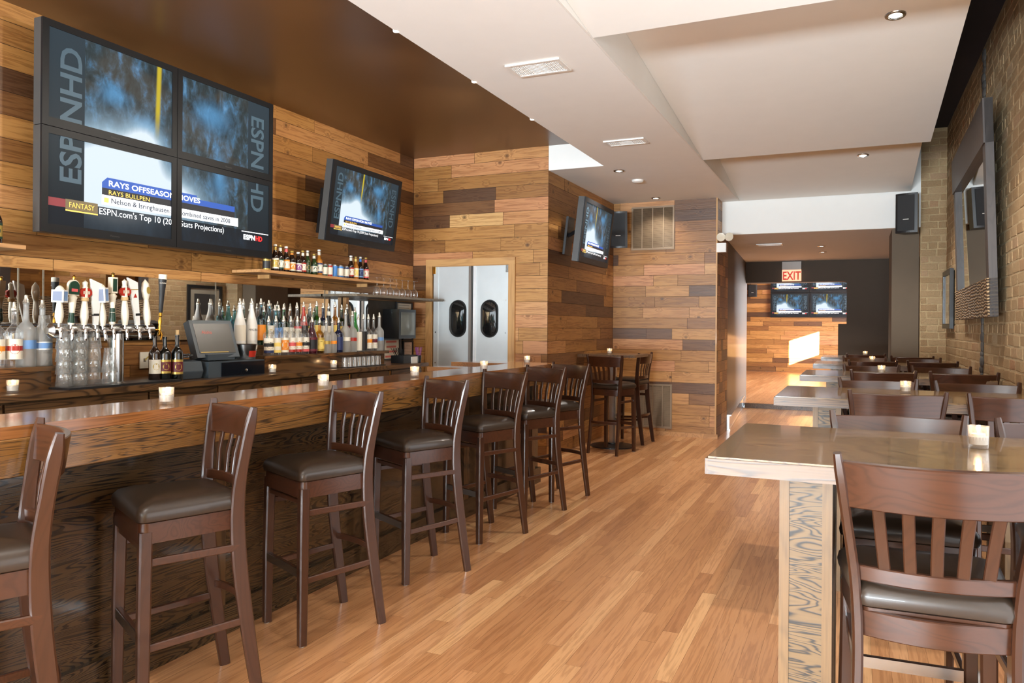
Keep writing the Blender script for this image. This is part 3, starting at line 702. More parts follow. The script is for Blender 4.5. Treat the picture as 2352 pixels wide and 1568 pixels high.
def television(lab, loc, rz, pitch, w, h, u=(0, 1, 0, 1), group=None, bez=.045, mount=True, mdepth=.1, wm=0., detail=True, over=None):
    t = empty('television', loc, 0, lab, 'television', group); t.rotation_euler = (pitch, 0, rz)
    d = .075; W2, H2 = w/2, h/2
    bm = bmesh.new(); box(bm, -W2, W2, .012, d, -H2, H2); obj('casing', bm, 'tvside', t, bevel=.004)
    bm = bmesh.new(); a, b = bez, bez*1.25
    sw, sh = w-2*a, h-a-b; zc = (b-a)/2
    o4 = [(-W2, -H2), (W2, -H2), (W2, H2), (-W2, H2)]; i4 = [(-sw/2, zc-sh/2), (sw/2, zc-sh/2), (sw/2, zc+sh/2), (-sw/2, zc+sh/2)]
    O = [bm.verts.new((x, 0, z)) for x, z in o4]; I = [bm.verts.new((x, 0, z)) for x, z in i4]; J = [bm.verts.new((x, .008, z)) for x, z in i4]; K = [bm.verts.new((x, .014, z)) for x, z in o4]
    for i in range(4):
        j = (i+1) % 4; bm.faces.new((O[i], O[j], I[j], I[i])); bm.faces.new((I[i], I[j], J[j], J[i])); bm.faces.new((O[j], O[i], K[i], K[j]))
    obj('bezel', bm, 'tvblack', t)
    bm = bmesh.new(); uvl = bm.loops.layers.uv.new('UVMap')
    f = quad(bm, [(-sw/2, 0, -sh/2), (sw/2, 0, -sh/2), (sw/2, 0, sh/2), (-sw/2, 0, sh/2)])
    for lp, q in zip(f.loops, ((u[0], u[2]), (u[1], u[2]), (u[1], u[3]), (u[0], u[3]))): lp[uvl].uv = q
    scr = obj('screen', bm, 'picture', t, loc=(0, .007, zc))
    overlay(scr, sw, sh, u[0], u[1], u[2], u[3])
    bm = text_bm('Panasonic', .016, align='CENTER'); bm.transform(Matrix.Translation((0, -.001, -H2+b*.35)) @ Matrix.Rotation(PI/2, 4, 'X')); obj('maker_lettering', bm, 'tvside', t)
    if mount:
        bm = bmesh.new(); box(bm, -.16, .16, d, d+.02, -.2, .2)
        if mdepth > .14:
            tube(bm, [(0, d, 0), (-.12, d+mdepth*.5, 0), (0, d+mdepth-.02, wm)], .022, 8)
            box(bm, -.1, .1, d+mdepth-.04, d+mdepth-.015, wm-.2, wm+.2)
        else:
            for x in (-.3, .3): box(bm, x-.02, x+.02, d, d+mdepth, -.12, .12)
        obj('wall_mount', bm, 'black', t)
    return t
QY = [(2.825, 3.765), (3.769, 4.695)]; QZ = [(1.868, 2.474), (2.478, 3.085)]
qn = {(0, 1): 'upper left', (1, 1): 'upper right', (0, 0): 'lower left', (1, 0): 'lower right'}
for i, (ya, yb) in enumerate(QY):
    for j, (za, zb) in enumerate(QZ):
        television(qn[(i, j)]+' flat television of the four-screen block on the plank wall behind the taps', (-4.2, (ya+yb)/2, (za+zb)/2), PI/2, 0., yb-ya, zb-za, ((0, .476, .524, 1)[2*i], (0, .476, .524, 1)[2*i+1], (0, .485, .515, 1)[2*j], (0, .485, .515, 1)[2*j+1]), 'four-screen block above the bar', mdepth=.15, bez=.04)
television('single television tilted on a wall arm above the beer bottle shelf', (-3.95, 5.606, 2.38), PI/2+.02, .127, 1.06, .665, mdepth=.38, wm=-.06)
television('single television tilted on the side wall beside a black speaker', (-2.47, 7.639, 2.317), PI/2+.016, .113, 1.02, .64, mdepth=.27, wm=-.04)
for i in range(2):
    for j in range(2):
        television(['lower', 'upper'][j]+' '+['left', 'right'][i]+' small bright television on the far plank wall of the back room', (-2.26+1.07*(i+.5), 23.36, 1.665+.715*(j+.5)), 0., 0., 1.064, .71, group='four far televisions in the back room', mdepth=.05)

# ---------------------------------------------------------------- speakers, grilles, vents, lamps, sign
def speaker(loc, rz, w, h, d, lab, tilt=0.):
    s = empty('wall_speaker', loc, rz, lab, 'speaker'); s.rotation_euler = (tilt, 0, rz)
    bm = bmesh.new(); n = 10
    P = [(-w/2+w*i/n, -d*.5-.02*math.sin(PI*i/n)) for i in range(n+1)]+[(w*.32, d*.5), (-w*.32, d*.5)]
    lo = [bm.verts.new((x, y, -h/2)) for x, y in P]; hi = [bm.verts.new((x, y, h/2)) for x, y in P]
    for i in range(len(P)): bm.faces.new((lo[i], lo[(i+1) % len(P)], hi[(i+1) % len(P)], hi[i]))
    bm.faces.new(hi); bm.faces.new(lo[::-1]); obj('cabinet', bm, 'black', s, bevel=.008)
    bm = bmesh.new(); quad(bm, [(-w*.38, -d*.5-.022, -h*.45), (w*.38, -d*.5-.022, -h*.45), (w*.38, -d*.5-.022, h*.45), (-w*.38, -d*.5-.022, h*.45)])
    obj('speaker_grille', bm, plain('speaker_cloth', c(20, 20, 22), .6), s)
    obj('badge', bx(-.03, .03, -d*.5-.026, -d*.5-.023, -h*.17, -h*.155), 'whitepl', s)
    obj('bracket', bx(-.03, .03, d*.5-.01, d*.5+.08, -.06, .06), 'black', s)
speaker((-2.705, 9.26, 2.57), .12, .225, .45, .18, 'black speaker in the corner beside the large upper wall grille', .1)
speaker((.545, 9.62, 2.645), -.35, .23, .44, .18, 'black speaker hanging beside the brick pilaster over the passage')
speaker((-2.76, 23.38, 2.45), 0, .26, .36, .12, 'small black speaker high on the far plank wall')
def wgrille(x0, x1, z0, z1, lab):
    g = empty('wall_grille', ((x0+x1)/2, GY, (z0+z1)/2), 0, lab, 'vent'); w, h = (x1-x0)/2, (z1-z0)/2
    bm = bmesh.new(); e = .022
    for q in ((-w, w, -h, -h+e), (-w, w, h-e, h), (-w, -w+e, -h+e, h-e), (w-e, w, -h+e, h-e)): box(bm, q[0], q[1], -.014, -.003, q[2], q[3])
    for k in range(1, 4): x = -w+2*w*k/4; box(bm, x-.006, x+.006, -.0135, -.003, -h+e, h-e)
    obj('frame', bm, 'grille', g)
    bm = bmesh.new(); n = int(2*h/.0125)
    for k in range(n):
        z = -h+e+(2*h-2*e)*(k+.5)/n
        quad(bm, [(-w+e, -.011, z-.005), (w-e, -.011, z-.005), (w-e, -.004, z+.004), (-w+e, -.004, z+.004)])
    obj('louvre_bank', bm, 'grille', g)
    obj('backing', bx(-w+e, w-e, -.0035, -.0025, -h+e, h-e), 'grille_dark', g)
wgrille(-2.60, -2.055, 2.325, 2.87, 'large brown louvred wall grille near the ceiling beside the speaker')
wgrille(-2.55, -2.07, .09, .64, 'brown louvred wall grille low on the plank wall near the floor')
def cvent(x, y, z, w, d, lab, rz=0):
    v = empty('ceiling_vent', (x, y, z), rz, lab, 'vent'); bm = bmesh.new(); e = .02
    for q in ((-w, w, -d, -d+e), (-w, w, d-e, d), (-w, -w+e, -d+e, d-e), (w-e, w, -d+e, d-e)): box(bm, q[0], q[1], q[2], q[3], -.012, -.001)
    obj('frame', bm, 'whitepl', v, bevel=.003)
    bm = bmesh.new()
    for k in range(9): y_ = -d+e+(2*d-2*e)*(k+.5)/9; box(bm, -w+e, w-e, y_-.003, y_+.003, -.009, -.002)
    for k in range(6): x_ = w-e-.10+.10*(k+.5)/6; box(bm, x_-.002, x_+.002, -d+e, d-e, -.010, -.003); box(bm, -x_-.002, -x_+.002, -d+e, d-e, -.010, -.003)
    obj('slat_bank', bm, 'whitepl', v)
    obj('duct_opening', bx(-w+e, w-e, -d+e, d-e, -.0018, -.0008), plain('duct_grey', c(120, 116, 108), .8), v)
cvent(-1.77, 4.285, ZW, .175, .11, 'larger white ceiling vent above the middle of the bar')
cvent(-1.79, 6.30, ZW, .175, .09, 'white ceiling vent farther along the low white ceiling')
cvent(-1.09, 11.1, 2.515, .17, .09, 'white ceiling vent in the passage ceiling before the exit sign')
def downlight(x, y, z, lab, power=105, r=.055, tgt=None, nrm=None, spot=True):
    d = empty('recessed_downlight', (x, y, z), 0, lab, 'light', None)
    if nrm: d.rotation_euler = nrm
    obj('trim_ring', lat([(r*.66, -.001), (r*.7, -.008), (r, -.006), (r*1.05, -.0005)], 24), 'steel', d, smooth=True)
    obj('lens', lat([(0, -.003), (r*.62, -.003)], 20), 'lamp', d)
    obj('inner_collar', lat([(r*.62, -.002), (r*.68, -.006)], 20), 'black', d)
    if spot:
        l = light('SPOT', 'downlight_lamp', (x, y, z-.02), (0, 0, 0), power, (1, .93, .84), spot_size=math.radians(120), spot_blend=.6, shadow_soft_size=.05)
tl = lambda y: (math.atan(-.32/3.35), 0, 0)
downlight(.20, 4.9, ZW+.32*(7.28-4.9)/3.31, 'recessed downlight in the large near ceiling panel', nrm=(-.0967, 0, 0), power=120)
downlight(.06, 8.45, ZW+.32*(9.79-8.45)/2.51, 'recessed downlight in the far ceiling panel', nrm=(-.127, 0, 0), power=120)
downlight(-2.186, 7.45, ZW, 'recessed downlight in the low ceiling just past the second vent', power=120)
downlight(-2.233, 9.2, ZW, 'recessed downlight close to the upper wall grille', power=22)
downlight(-.44, 11.6, 2.515, 'nearer of the two downlights in the passage ceiling', power=85)
downlight(-.46, 12.5, 2.515, 'farther of the two downlights in the passage ceiling', power=85)
downlight(.20, -1.8, ZW+.32*(.62+1.8)/3.37, 'added unseen downlight in the first ceiling panel near the storefront', nrm=(-.0953, 0, 0))  # this and the next two are added out of view to brighten floor and walls
downlight(-1.80, 1.0, ZW, 'added unseen downlight in the low white ceiling near the head of the bar', power=60)
downlight(-1.80, -1.6, ZW, 'added unseen downlight in the low white ceiling near the storefront')
sd = empty('smoke_detector', (-2.14, 8.0, ZW), 0, 'flat white smoke detector on the ceiling between two downlights', 'smoke detector')
obj('housing', lat([(.065, -.001), (.06, -.02), (.045, -.03), (0, -.032)], 24), 'whitepl', sd, smooth=True)
for y, lab in ((3.47, 'nearest tiny spot lamp on the edge between brown and white ceiling'), (4.39, 'middle tiny spot lamp on the edge between brown and white ceiling'), (5.36, 'farthest tiny spot lamp on the edge between brown and white ceiling')):
    s = empty('soffit_spot', (-2.262, y, ZW+.012), 0, lab, 'light', 'tiny spots on the soffit edge')
    obj('lamp_body', lat([(0, -.012), (.018, -.012), (.02, .01), (.012, .02), (0, .022)], 12), 'whitepl', s, smooth=True)
    obj('lens', lat([(0, -.0135), (.014, -.0135)], 12), 'lamp', s)
    l = light('SPOT', 'soffit_lamp', (-2.28, y, ZW+.06), (0, 0, 0), 46, (1, .91, .78), spot_size=math.radians(120), spot_blend=.7, shadow_soft_size=.04); aim(l, (-4.3, y, 1.6))
# exit sign
ex = empty('exit_sign', (-1.004, 13.93, 2.34), 0, 'lit orange exit sign with red letters hung over the passage opening', 'sign')
obj('sign_housing', bx(-.155, .155, 0, .05, -.175, .02), 'exit_face', ex, bevel=.004)
obj('canopy_box', bx(-.155, .155, -.002, .052, .022, .16), plain('grey_white_box', c(190, 188, 184), .5), ex, bevel=.004)
bm = text_bm('EXIT', .20, align='CENTER', xs=.72, bold=.004); bm.transform(Matrix.Translation((0, -.004, -.15)) @ Matrix.Rotation(PI/2, 4, 'X')); obj('lettering', bm, 'exit_red', ex)
# emergency light
em = empty('emergency_light', (-1.47, 9.42, 2.36), 0, 'white emergency lamp box with two round heads at the wall corner', 'light')
obj('battery_box', bx(-.06, .05, -.05, .02, -.10, .01), 'whitepl', em, bevel=.006)
for x, r in ((-.01, 0), (.08, .5)):
    h = obj('lamp_head', lat([(.008, -.05), (.03, -.04), (.05, 0), (.052, .012), (0, .02)], 16), 'ceramic', em, loc=(x, -.03, .085), rot=(PI/2+.3, 0, r), smooth=True)

# ---------------------------------------------------------------- brick wall mirror and picture
wm = empty('framed_wall_mirror', (RX-.036, 7.06, 1.44), 0, 'very large dark framed mirror with carved ripple base on the brick wall', 'mirror')
wm.rotation_euler = (0, -.03, -.019)
L2, HH = 1.10, 1.47
obj('side_frame', bx(-.05, 0, -L2, -L2+.13, 0, HH), 'mirror_frame', wm, bevel=.004); obj('side_frame', bx(-.05, 0, L2-.13, L2, 0, HH), 'mirror_frame', wm, bevel=.004)
obj('top_board', bx(-.06, 0, -L2, L2, HH-.30, HH+.001), 'mirror_frame', wm, bevel=.004)
obj('carved_base', bx(-.062, 0, -L2+.0, L2-.0, -.001, .26), 'carved', wm, bevel=.004)
bm = bmesh.new(); quad(bm, [(-.022, L2-.12, .25), (-.022, -L2+.12, .25), (-.022, -L2+.12, HH-.29), (-.022, L2-.12, HH-.29)]); obj('mirror_glass', bm, 'mirror', wm)
obj('backing', bx(-.018, -.002, -L2+.02, L2-.02, .02, HH-.02), 'black', wm)
pf = empty('framed_picture', (RX-.014, 9.3, 1.36), 0, 'small black framed photograph on the brick wall near the pilaster', 'picture')
bm = bmesh.new(); w, h, e = .36, .62, .05
for q in ((-w, w, 0, e), (-w, w, h-e, h), (-w, -w+e, e, h-e), (w-e, w, e, h-e)): box(bm, -.035, 0, q[0], q[1], q[2], q[3])
obj('frame', bm, 'black', pf, bevel=.003)
obj('mat_board', bx(-.014, -.004, -w+e, w-e, e, h-e), 'paper', pf)
bm = bx(-.016, -.0141, -w+.14, w-.14, .14, h-.14); obj('photograph', bm, plain('dark_photo', c(36, 34, 36), .4, var=.6), pf)
obj('picture_glass', bx(-.022, -.020, -w+e, w-e, e, h-e), 'clear', pf)

# ---------------------------------------------------------------- stools
def make_stool(lab):
    t = empty('bar_stool', (0, 0, 0), 0, lab, 'bar stool')
    prof = [(-.205, 0), (-.172, .22), (-.142, .45), (-.130, .62), (-.130, .76), (-.145, .90), (-.168, 1.055)]
    xs_ = [.172, .168, .164, .162, .170, .189, .211]
    for s in (-1, 1):
        pts = smooth_path([(s*x, y, z) for x, (y, z) in zip(xs_, prof)], 26)
        bm = bmesh.new(); n = len(pts)
        w = [.040+.013*math.sin(PI*min(1, i/(n-1)*1.25)) for i in range(n)]; w[-1] = .022; w[-2] = .034
        th_ = [.024]*n; th_[-1] = .018
        sweep(bm, pts, (0, 1, 0), w, th_, .22)
        lg = obj('rear_leg', bm, 'walnut', t, smooth=True)
        obj('foot_glide', lat([(0, 0), (.011, 0), (.012, .006), (0, .006)], 10), 'glide', lg, loc=(s*.172, -.205, -.001))
        bm = bmesh.new(); sweep(bm, [(s*.172, .185, .004), (s*.170, .183, .35), (s*.166, .178, .66)], (1, 0, 0), [.034, .040, .042], [.034, .040, .042], .14)
        lg = obj('leg', bm, 'walnut', t, smooth=True)
        obj('foot_glide', lat([(0, 0), (.011, 0), (.012, .006), (0, .006)], 10), 'glide', lg, loc=(s*.172, .185, -.001))
        for nm, z, dz in (('side_stretcher', .27, .02), ('side_stretcher', .555, .0)):
            bm = bmesh.new(); yb = -.165 if z < .4 else -.135
            sweep(bm, [(s*.168, .175, z), (s*.166, yb, z+dz)], (0, 0, 1), .026, .016, .2); obj(nm, bm, 'walnut_x', t, smooth=True)
    # seat frame and cushion
    def ring_pts(wf, wb, yf, yb, r, n=5):
        out = []
        for cx, cy, a0 in ((wf-r, yf-r, 0), (-wf+r, yf-r, PI/2), (-wb+r, yb+r, PI), (wb-r, yb+r, 1.5*PI)):
            for i in range(n+1): a = a0+PI/2*i/n; out.append((cx+r*math.cos(a), cy+r*math.sin(a)))
        return out
    fr = ring_pts(.186, .160, .200, -.145, .03)
    bm = bmesh.new(); lo = [bm.verts.new((x, y, .622)) for x, y in fr]; hi = [bm.verts.new((x, y, .690)) for x, y in fr]; n = len(fr)
    for i in range(n): bm.faces.new((lo[i], lo[(i+1) % n], hi[(i+1) % n], hi[i]))
    bm.faces.new(hi); bm.faces.new(lo[::-1]); obj('seat_frame', bm, 'walnut_x', t, bevel=.003, smooth=True)
    bm = bmesh.new(); rings = []
    for k, z in ((.99, .690), (1.045, .696), (1.06, .712), (1.04, .730), (.96, .746), (.76, .759), (.4, .766)):
        rings.append([bm.verts.new((x*k, (y-.03)*k+.03, z)) for x, y in fr])
    for A, B in zip(rings, rings[1:]):
        for i in range(n): bm.faces.new((A[i], A[(i+1) % n], B[(i+1) % n], B[i]))
    bm.faces.new(rings[-1]); bm.faces.new(rings[0][::-1]); obj('seat_cushion', bm, 'vinyl', t, smooth=True)
    # curved rails of the back
    def curved(x, y, bow, z, h, th_, nm, m='walnut_x', par=t, n=14, lean=0.):
        bm = bmesh.new(); pts = [(x*(2*i/n-1), y-bow*(1-(2*i/n-1)**2), z) for i in range(n+1)]
        sweep(bm, pts, (0, -lean, 1), h, th_, .15); return obj(nm, bm, m, par, smooth=True)
    curved(.198, -.157, .045, .983, .110, .020, 'top_rail', lean=.15)
    curved(.165, -.130, .035, .770, .036, .018, 'lower_back_rail')
    curved(.160, -.128, .035, .652, .062, .016, 'rear_apron')
    curved(.166, -.160, .030, .335, .028, .016, 'rear_stretcher')
    for k in range(5):
        a = (k-2)/2
        p0 = Vector((a*.106, -.130-.035*(1-(a*.64)**2), .782)); p1 = Vector((a*.124, -.151-.045*(1-(a*.65)**2), .945))
        bm = bmesh.new(); sweep(bm, [p0, (p0+p1)/2+Vector((0, .006, 0)), p1], (1, 0, 0), .027, .010, .25); obj('slat', bm, 'walnut', t, smooth=True)
    bm = bmesh.new(); sweep(bm, [(-.168, .185, .305), (.168, .185, .305)], (0, 0, 1), .034, .020, .2); fs_ = obj('front_stretcher', bm, 'walnut_x', t, smooth=True)
    obj('kick_plate', bx(-.15, .15, .196, .199, .288, .322), 'steel', fs_)
    bm = bmesh.new(); sweep(bm, [(-.165, .18, .60), (.165, .18, .60)], (0, 0, 1), .022, .014, .2); obj('front_rail', bm, 'walnut_x', t, smooth=True)
    return t
st = None
def stool(x, y, ang, lab, group):
    """ang: heading of the seat's front, degrees from +Y anticlockwise"""
    global st
    if st is None:
        st = make_stool(lab); st.location = (x, y, 0); st.rotation_euler = (0, 0, math.radians(ang)); st['group'] = group; return st
    return dup(st, (x, y, 0), math.radians(ang), lab, group)
def stool_by_rear(dx, dy, ang, lab, group):
    """dx,dy: floor position of the rear leg on the camera's side"""
    a = math.radians(ang); o = Vector((-.172, -.205)); off = Vector((o.x*math.cos(a)-o.y*math.sin(a), o.x*math.sin(a)+o.y*math.cos(a)))
    return stool(dx-off.x, dy-off.y, ang, lab, group)
GB = 'bar stools along the oak bar'
ordn = ['nearest', 'second', 'third', 'fourth', 'fifth', 'sixth', 'farthest']
for k, (dx, dy, an) in enumerate([(-1.955, 1.41, 152), (-1.965, 2.14, 154), (-1.949, 2.908, 156), (-1.94, 3.729, 152), (-1.953, 4.569, 156), (-1.941, 5.266, 154), (-1.939, 5.80, 153)]):
    stool_by_rear(dx, dy, an, 'dark wooden bar stool with brown vinyl seat at the oak bar, %s from the camera' % ordn[k], GB)
stool(-2.385, 7.92, -12, 'dark slatted bar stool with its back to the room at the high corner table', 'stools at the corner table')
stool(-2.39, 8.74, 84, 'dark slatted bar stool at the right-hand side of the high corner table', 'stools at the corner table')
TY = [2.11, 4.14, 6.13, 8.13, 10.13]
TN = ['nearest', 'second', 'third', 'fourth', 'fifth']
for k, ty in enumerate(TY):
    for i, (x0, a) in enumerate(((.165, 3 if k == 0 else 7), (.675, 2 if k == 0 else 7))):
        if k == 4: x0 = (.10, .56)[i]
        if k == 3: x0 -= .03
        stool(x0, ty+(.035 if k == 0 else .10)+.07*i-(.62 if k == 4 and i else 0), a, 'dark slatted stool pushed under the near side of the %s right-hand table, %s seat' % (TN[k], ['aisle', 'brick wall'][i]), 'stools at the right-hand tables')
        if k < 4: stool(x0-.02, ty+.82-.09, 180+a, 'dark slatted stool on the far side of the %s right-hand table, %s seat' % (TN[k], ['aisle', 'brick wall'][i]), 'stools at the right-hand tables')

# ---------------------------------------------------------------- tables
def make_table(lab):
    t = empty('high_table', (0, 0, 0), 0, lab, 'table'); x0, x1 = 0., 1.27
    obj('table_top', bx(x0+.002, x1, .002, .80, .955, 1.0), 'table_top', t, bevel=.003)
    bm = bmesh.new(); box(bm, x0, x1, -.006, .002, .953, .995); obj('edge_band', bm, 'table_edge', t, bevel=.002)
    bm = bmesh.new(); box(bm, x0-.005, x0+.002, -.006, .80, .953, .995); obj('edge_band', bm, oak('table_side_edge_oak', c(120, 93, 66), c(62, 50, 42), 'y', .6, .6, .4, .3, fs=(1., 12.)), t, bevel=.002)
    for nm, cx in (('leg', .245), ('leg', 1.10)):
        bm = bmesh.new(); y0, y1 = .12, .68; w = .068
        box(bm, cx-w+.004, cx+w-.004, y0+.004, y1-.004, 0, .955)
        lg = obj(nm, bm, 'leg_panel', t)
        for sx in (-1, 1):
            for yy in (y0, y1-.03):
                bm = bmesh.new(); xa = cx+sx*w; xb = cx+sx*(w-.026); box(bm, min(xa, xb), max(xa, xb), yy, yy+.03, 0, .955)
                obj('corner_stile', bm, 'leg_stile', lg, bevel=.002)
    obj('foot_board', bx(.12, 1.22, .34, .46, .0, .05), 'leg_stile', t)
    return t
tb = make_table('nearest high table with varnished oak top by the brick wall'); tb.location = (-.365, TY[0], 0); tb['group'] = 'high tables along the brick wall'
for k in range(1, 5):
    dup(tb, (-.375 if k < 4 else -.38, TY[k], 0), 0, '%s high oak table from the camera along the brick wall' % TN[k], 'high tables along the brick wall', scale=(1, 1, 1) if k < 4 else (.58, 1, 1))
ct = empty('corner_table', (-2.50, 8.34, 0), 0, 'small high pedestal table with steel column in the plank corner', 'table')
obj('table_top', bx(-.325, .33, -.30, .30, 1.015, 1.045), 'back_oak', ct, bevel=.005)
obj('column', bx(-.035, .035, -.035, .035, .03, 1.015), 'steel', ct, bevel=.004)
obj('base_plate', lat([(0, .04), (.05, .04), (.05, .03), (.25, .012), (.25, 0), (0, 0)], 28), 'black', ct, smooth=True)

# ---------------------------------------------------------------- candles
def make_candle(lab):
    t = empty('votive_candle', (0, 0, 0), 0, lab, 'candle')
    obj('glass_cup', lat([(0, .001), (.025, .001), (.026, .004), (.0285, .066), (.0268, .066), (.0245, .012), (0, .011)], 20), 'cup', t, smooth=True)
    obj('wax', lat([(0, .012), (.0238, .012), (.0255, .034), (.019, .036), (.018, .043), (0, .042)], 18), 'wax', t, smooth=True)
    fl = obj('flame', lat([(0, .043), (.0035, .047), (.0045, .052), (.0025, .059), (0, .067)], 8), 'flame', t, smooth=True)
    obj('wick', lat([(0, .041), (.0007, .041), (.0007, .047), (0, .047)], 5), 'blacklab', t)
    return t
cand = None
def candle(x, y, z, lab, s=1.):
    global cand
    if cand is None: cand = make_candle(lab); cand.location = (x, y, z); cand['group'] = 'votive candles'; o = cand
    else: o = dup(cand, (x, y, z), 0, lab, 'votive candles')
    o.scale = (s, s, s)
    light('POINT', 'candle_glow', (x, y, z+.058*s), (0, 0, 0), .35, (1, .6, .28), shadow_soft_size=.006)
for (x, y, z, lab) in [(-2.453, 2.157, ZT, 'lit votive candle on the bar top, nearest the camera'), (-2.43, 3.09, ZT, 'lit votive candle on the bar top, second along the bar'),
    (-2.443, 3.98, ZT, 'lit votive candle on the bar top in front of the swing doors’ frame'), (-2.41, 4.86, ZT, 'lit votive candle on the bar top in front of the steel doors'),
    (-2.52, 5.9, ZT, 'lit votive candle at the far end of the bar top'), (-3.93, 2.50, ZC, 'lit votive candle on the back counter below the vodka bottles'),
    (-3.9, 4.37, ZC, 'lit votive candle on the back counter beside the cash drawer'), (-3.93, 5.13, ZC, 'lit votive candle on the back counter beside the small upturned glasses'),
    (.335, 2.62, 1.0, 'lit votive candle on the nearest right-hand table'), (.255, 4.69, 1.0, 'lit votive candle on the second right-hand table'),
    (.19, 6.60, 1.0, 'lit votive candle on the third right-hand table'), (.165, 8.75, 1.0, 'lit votive candle on the fourth right-hand table'),
    (.12, 10.7, 1.0, 'lit votive candle on the fifth right-hand table'), (-2.50, 8.2, 1.045, 'lit votive candle on the high corner table')]:
    candle(x, y, z, lab)

# ---------------------------------------------------------------- bottles
def pour(z, r=.011):   # metal pourer profile above the neck
    return [(0, z), (r, z), (r*1.15, z+.006), (r*.9, z+.016), (r*.62, z+.026), (r*.5, z+.044), (0, z+.05)]
def shape(kind, h, r):
    """bottle profile up to height h (neck top)"""
    if kind == 'vodka': k = [(0, 0), (.96, 0), (1, .02), (1, .60), (.93, .66), (.5, .72), (.34, .76), (.30, .98), (.36, .985), (.34, 1)]
    elif kind == 'tall': k = [(0, 0), (.95, 0), (1, .02), (1, .55), (.92, .61), (.62, .67), (.36, .71), (.30, .76), (.28, .98), (.34, .985), (.32, 1)]
    elif kind == 'cone': k = [(0, 0), (.95, 0), (1, .015), (1, .48), (.94, .54), (.72, .66), (.46, .80), (.30, .92), (.30, 1)]
    elif kind == 'beer': k = [(0, 0), (.94, 0), (1, .02), (1, .52), (.92, .60), (.60, .70), (.44, .80), (.38, .96), (.44, .965), (.42, 1)]
    elif kind == 'stub': k = [(0, 0), (.94, 0), (1, .02), (1, .60), (.9, .68), (.6, .78), (.42, .86), (.40, .96), (.46, .965), (.44, 1)]
    elif kind == 'wine': k = [(0, 0), (.94, 0), (1, .015), (1, .58), (.94, .64), (.6, .70), (.38, .74), (.34, .8), (.33, .96), (.38, .965), (.37, 1)]
    elif kind == 'can': k = [(0, .01), (.8, 0), (1, .05), (1, .90), (.85, .97), (.82, 1), (.76, .97), (0, .965)]
    return [(a*r, b*h) for a, b in k]
def bottle(name, cat, lab, group, x, y, z, kind, h, r, glass, label=None, top='pour', face=0., lz=(.1, .5), seg=18, square=False, extra=None, neck=None):
    hn = h-.045 if top == 'pour' else h
    prof = shape(kind, hn, r)
    bm = lat(prof, 4 if square else seg)
    if square:
        bmesh.ops.bevel(bm, geom=[e for e in bm.edges if abs((e.verts[0].co-e.verts[1].co).normalized().z) > .9 and e.verts[0].co.xy.length > r*.9], offset=r*.3, segments=2, affect='EDGES')
    b = obj(name, bm, glass, None, (x, y, z), (0, 0, face), smooth=True)
    tag(b, lab, cat, group)
    rr_ = r*1.012 if not square else r*.78
    if label:
        cols = label if isinstance(label, (list, tuple)) else [label]; bm = bmesh.new(); z0, z1 = lz[0]*hn, lz[1]*hn
        cuts = [(0., 1., 0)] if len(cols) == 1 else ([(0., .16, 1), (.16, .84, 0), (.84, 1., 1)] if len(cols) == 2 else [(0., .18, 1), (.18, .42, 0), (.42, .66, 2), (.66, 1., 0)])
        for a, e, mi in cuts:
            if square:
                w_ = r*.62; quad(bm, [(rr_*.93, -w_, z0+(z1-z0)*a), (rr_*.93, w_, z0+(z1-z0)*a), (rr_*.93, w_, z0+(z1-z0)*e), (rr_*.93, -w_, z0+(z1-z0)*e)], mi)
            else: lathe(bm, [(rr_, z0+(z1-z0)*a), (rr_, z0+(z1-z0)*e)], 12, mi=mi, a0=-PI*.48-.3, a1=PI*.48-.3)
        lb = obj('label', bm, cols, b, smooth=not square)
        if extra == 'dot':
            bm = bmesh.new(); n = 12; zc = (z0+z1)/2; rad = (z1-z0)*.24
            ang = -.45
            for q in range(1):
                vs = []
                for i in range(n):
                    dy = rad*math.cos(2*PI*i/n); dz = rad*math.sin(2*PI*i/n); aa = ang+dy/rr_
                    vs.append(bm.verts.new(((rr_*1.02)*math.cos(aa), (rr_*1.02)*math.sin(aa), zc+dz)))
                bm.faces.new(vs)
            obj('label_emblem', bm, cols[-1] if len(cols) > 1 else 'gold', lb)
        if extra and extra.startswith('T:'):
            tb_ = text_bm(extra[2:], r*.55, align='CENTER', xs=.9)
            for v in tb_.verts:
                aa = -.45+v.co.x/rr_; v.co = Vector((rr_*1.03*math.cos(aa), rr_*1.03*math.sin(aa), z0+(z1-z0)*.62+v.co.y))
            obj('label_lettering', tb_, 'blacklab', lb)
    if neck:
        zz = .80*hn; bm = bmesh.new(); lathe(bm, [(r*.47, zz), (r*.43, zz+.12*hn)], 12); obj('neck_label', bm, neck, b, smooth=True)
    if top == 'pour': obj('pourer', lat(pour(hn, r*.33), 10), 'pourer', b, smooth=True)
    elif top == 'cork': obj('cork', lat([(0, h-.001), (r*.30, h-.001), (r*.30, h+.03), (0, h+.03)], 10), 'cork', b)
    elif top: obj('cap', lat([(0, h+.004), (r*.42, h+.004), (r*.48, h), (r*.48, h-.008), (r*.4, h-.012)], 12), top, b)
    return b
GF = 'liquor bottles on the lower step'; XF = -4.03; ZF = 1.1155
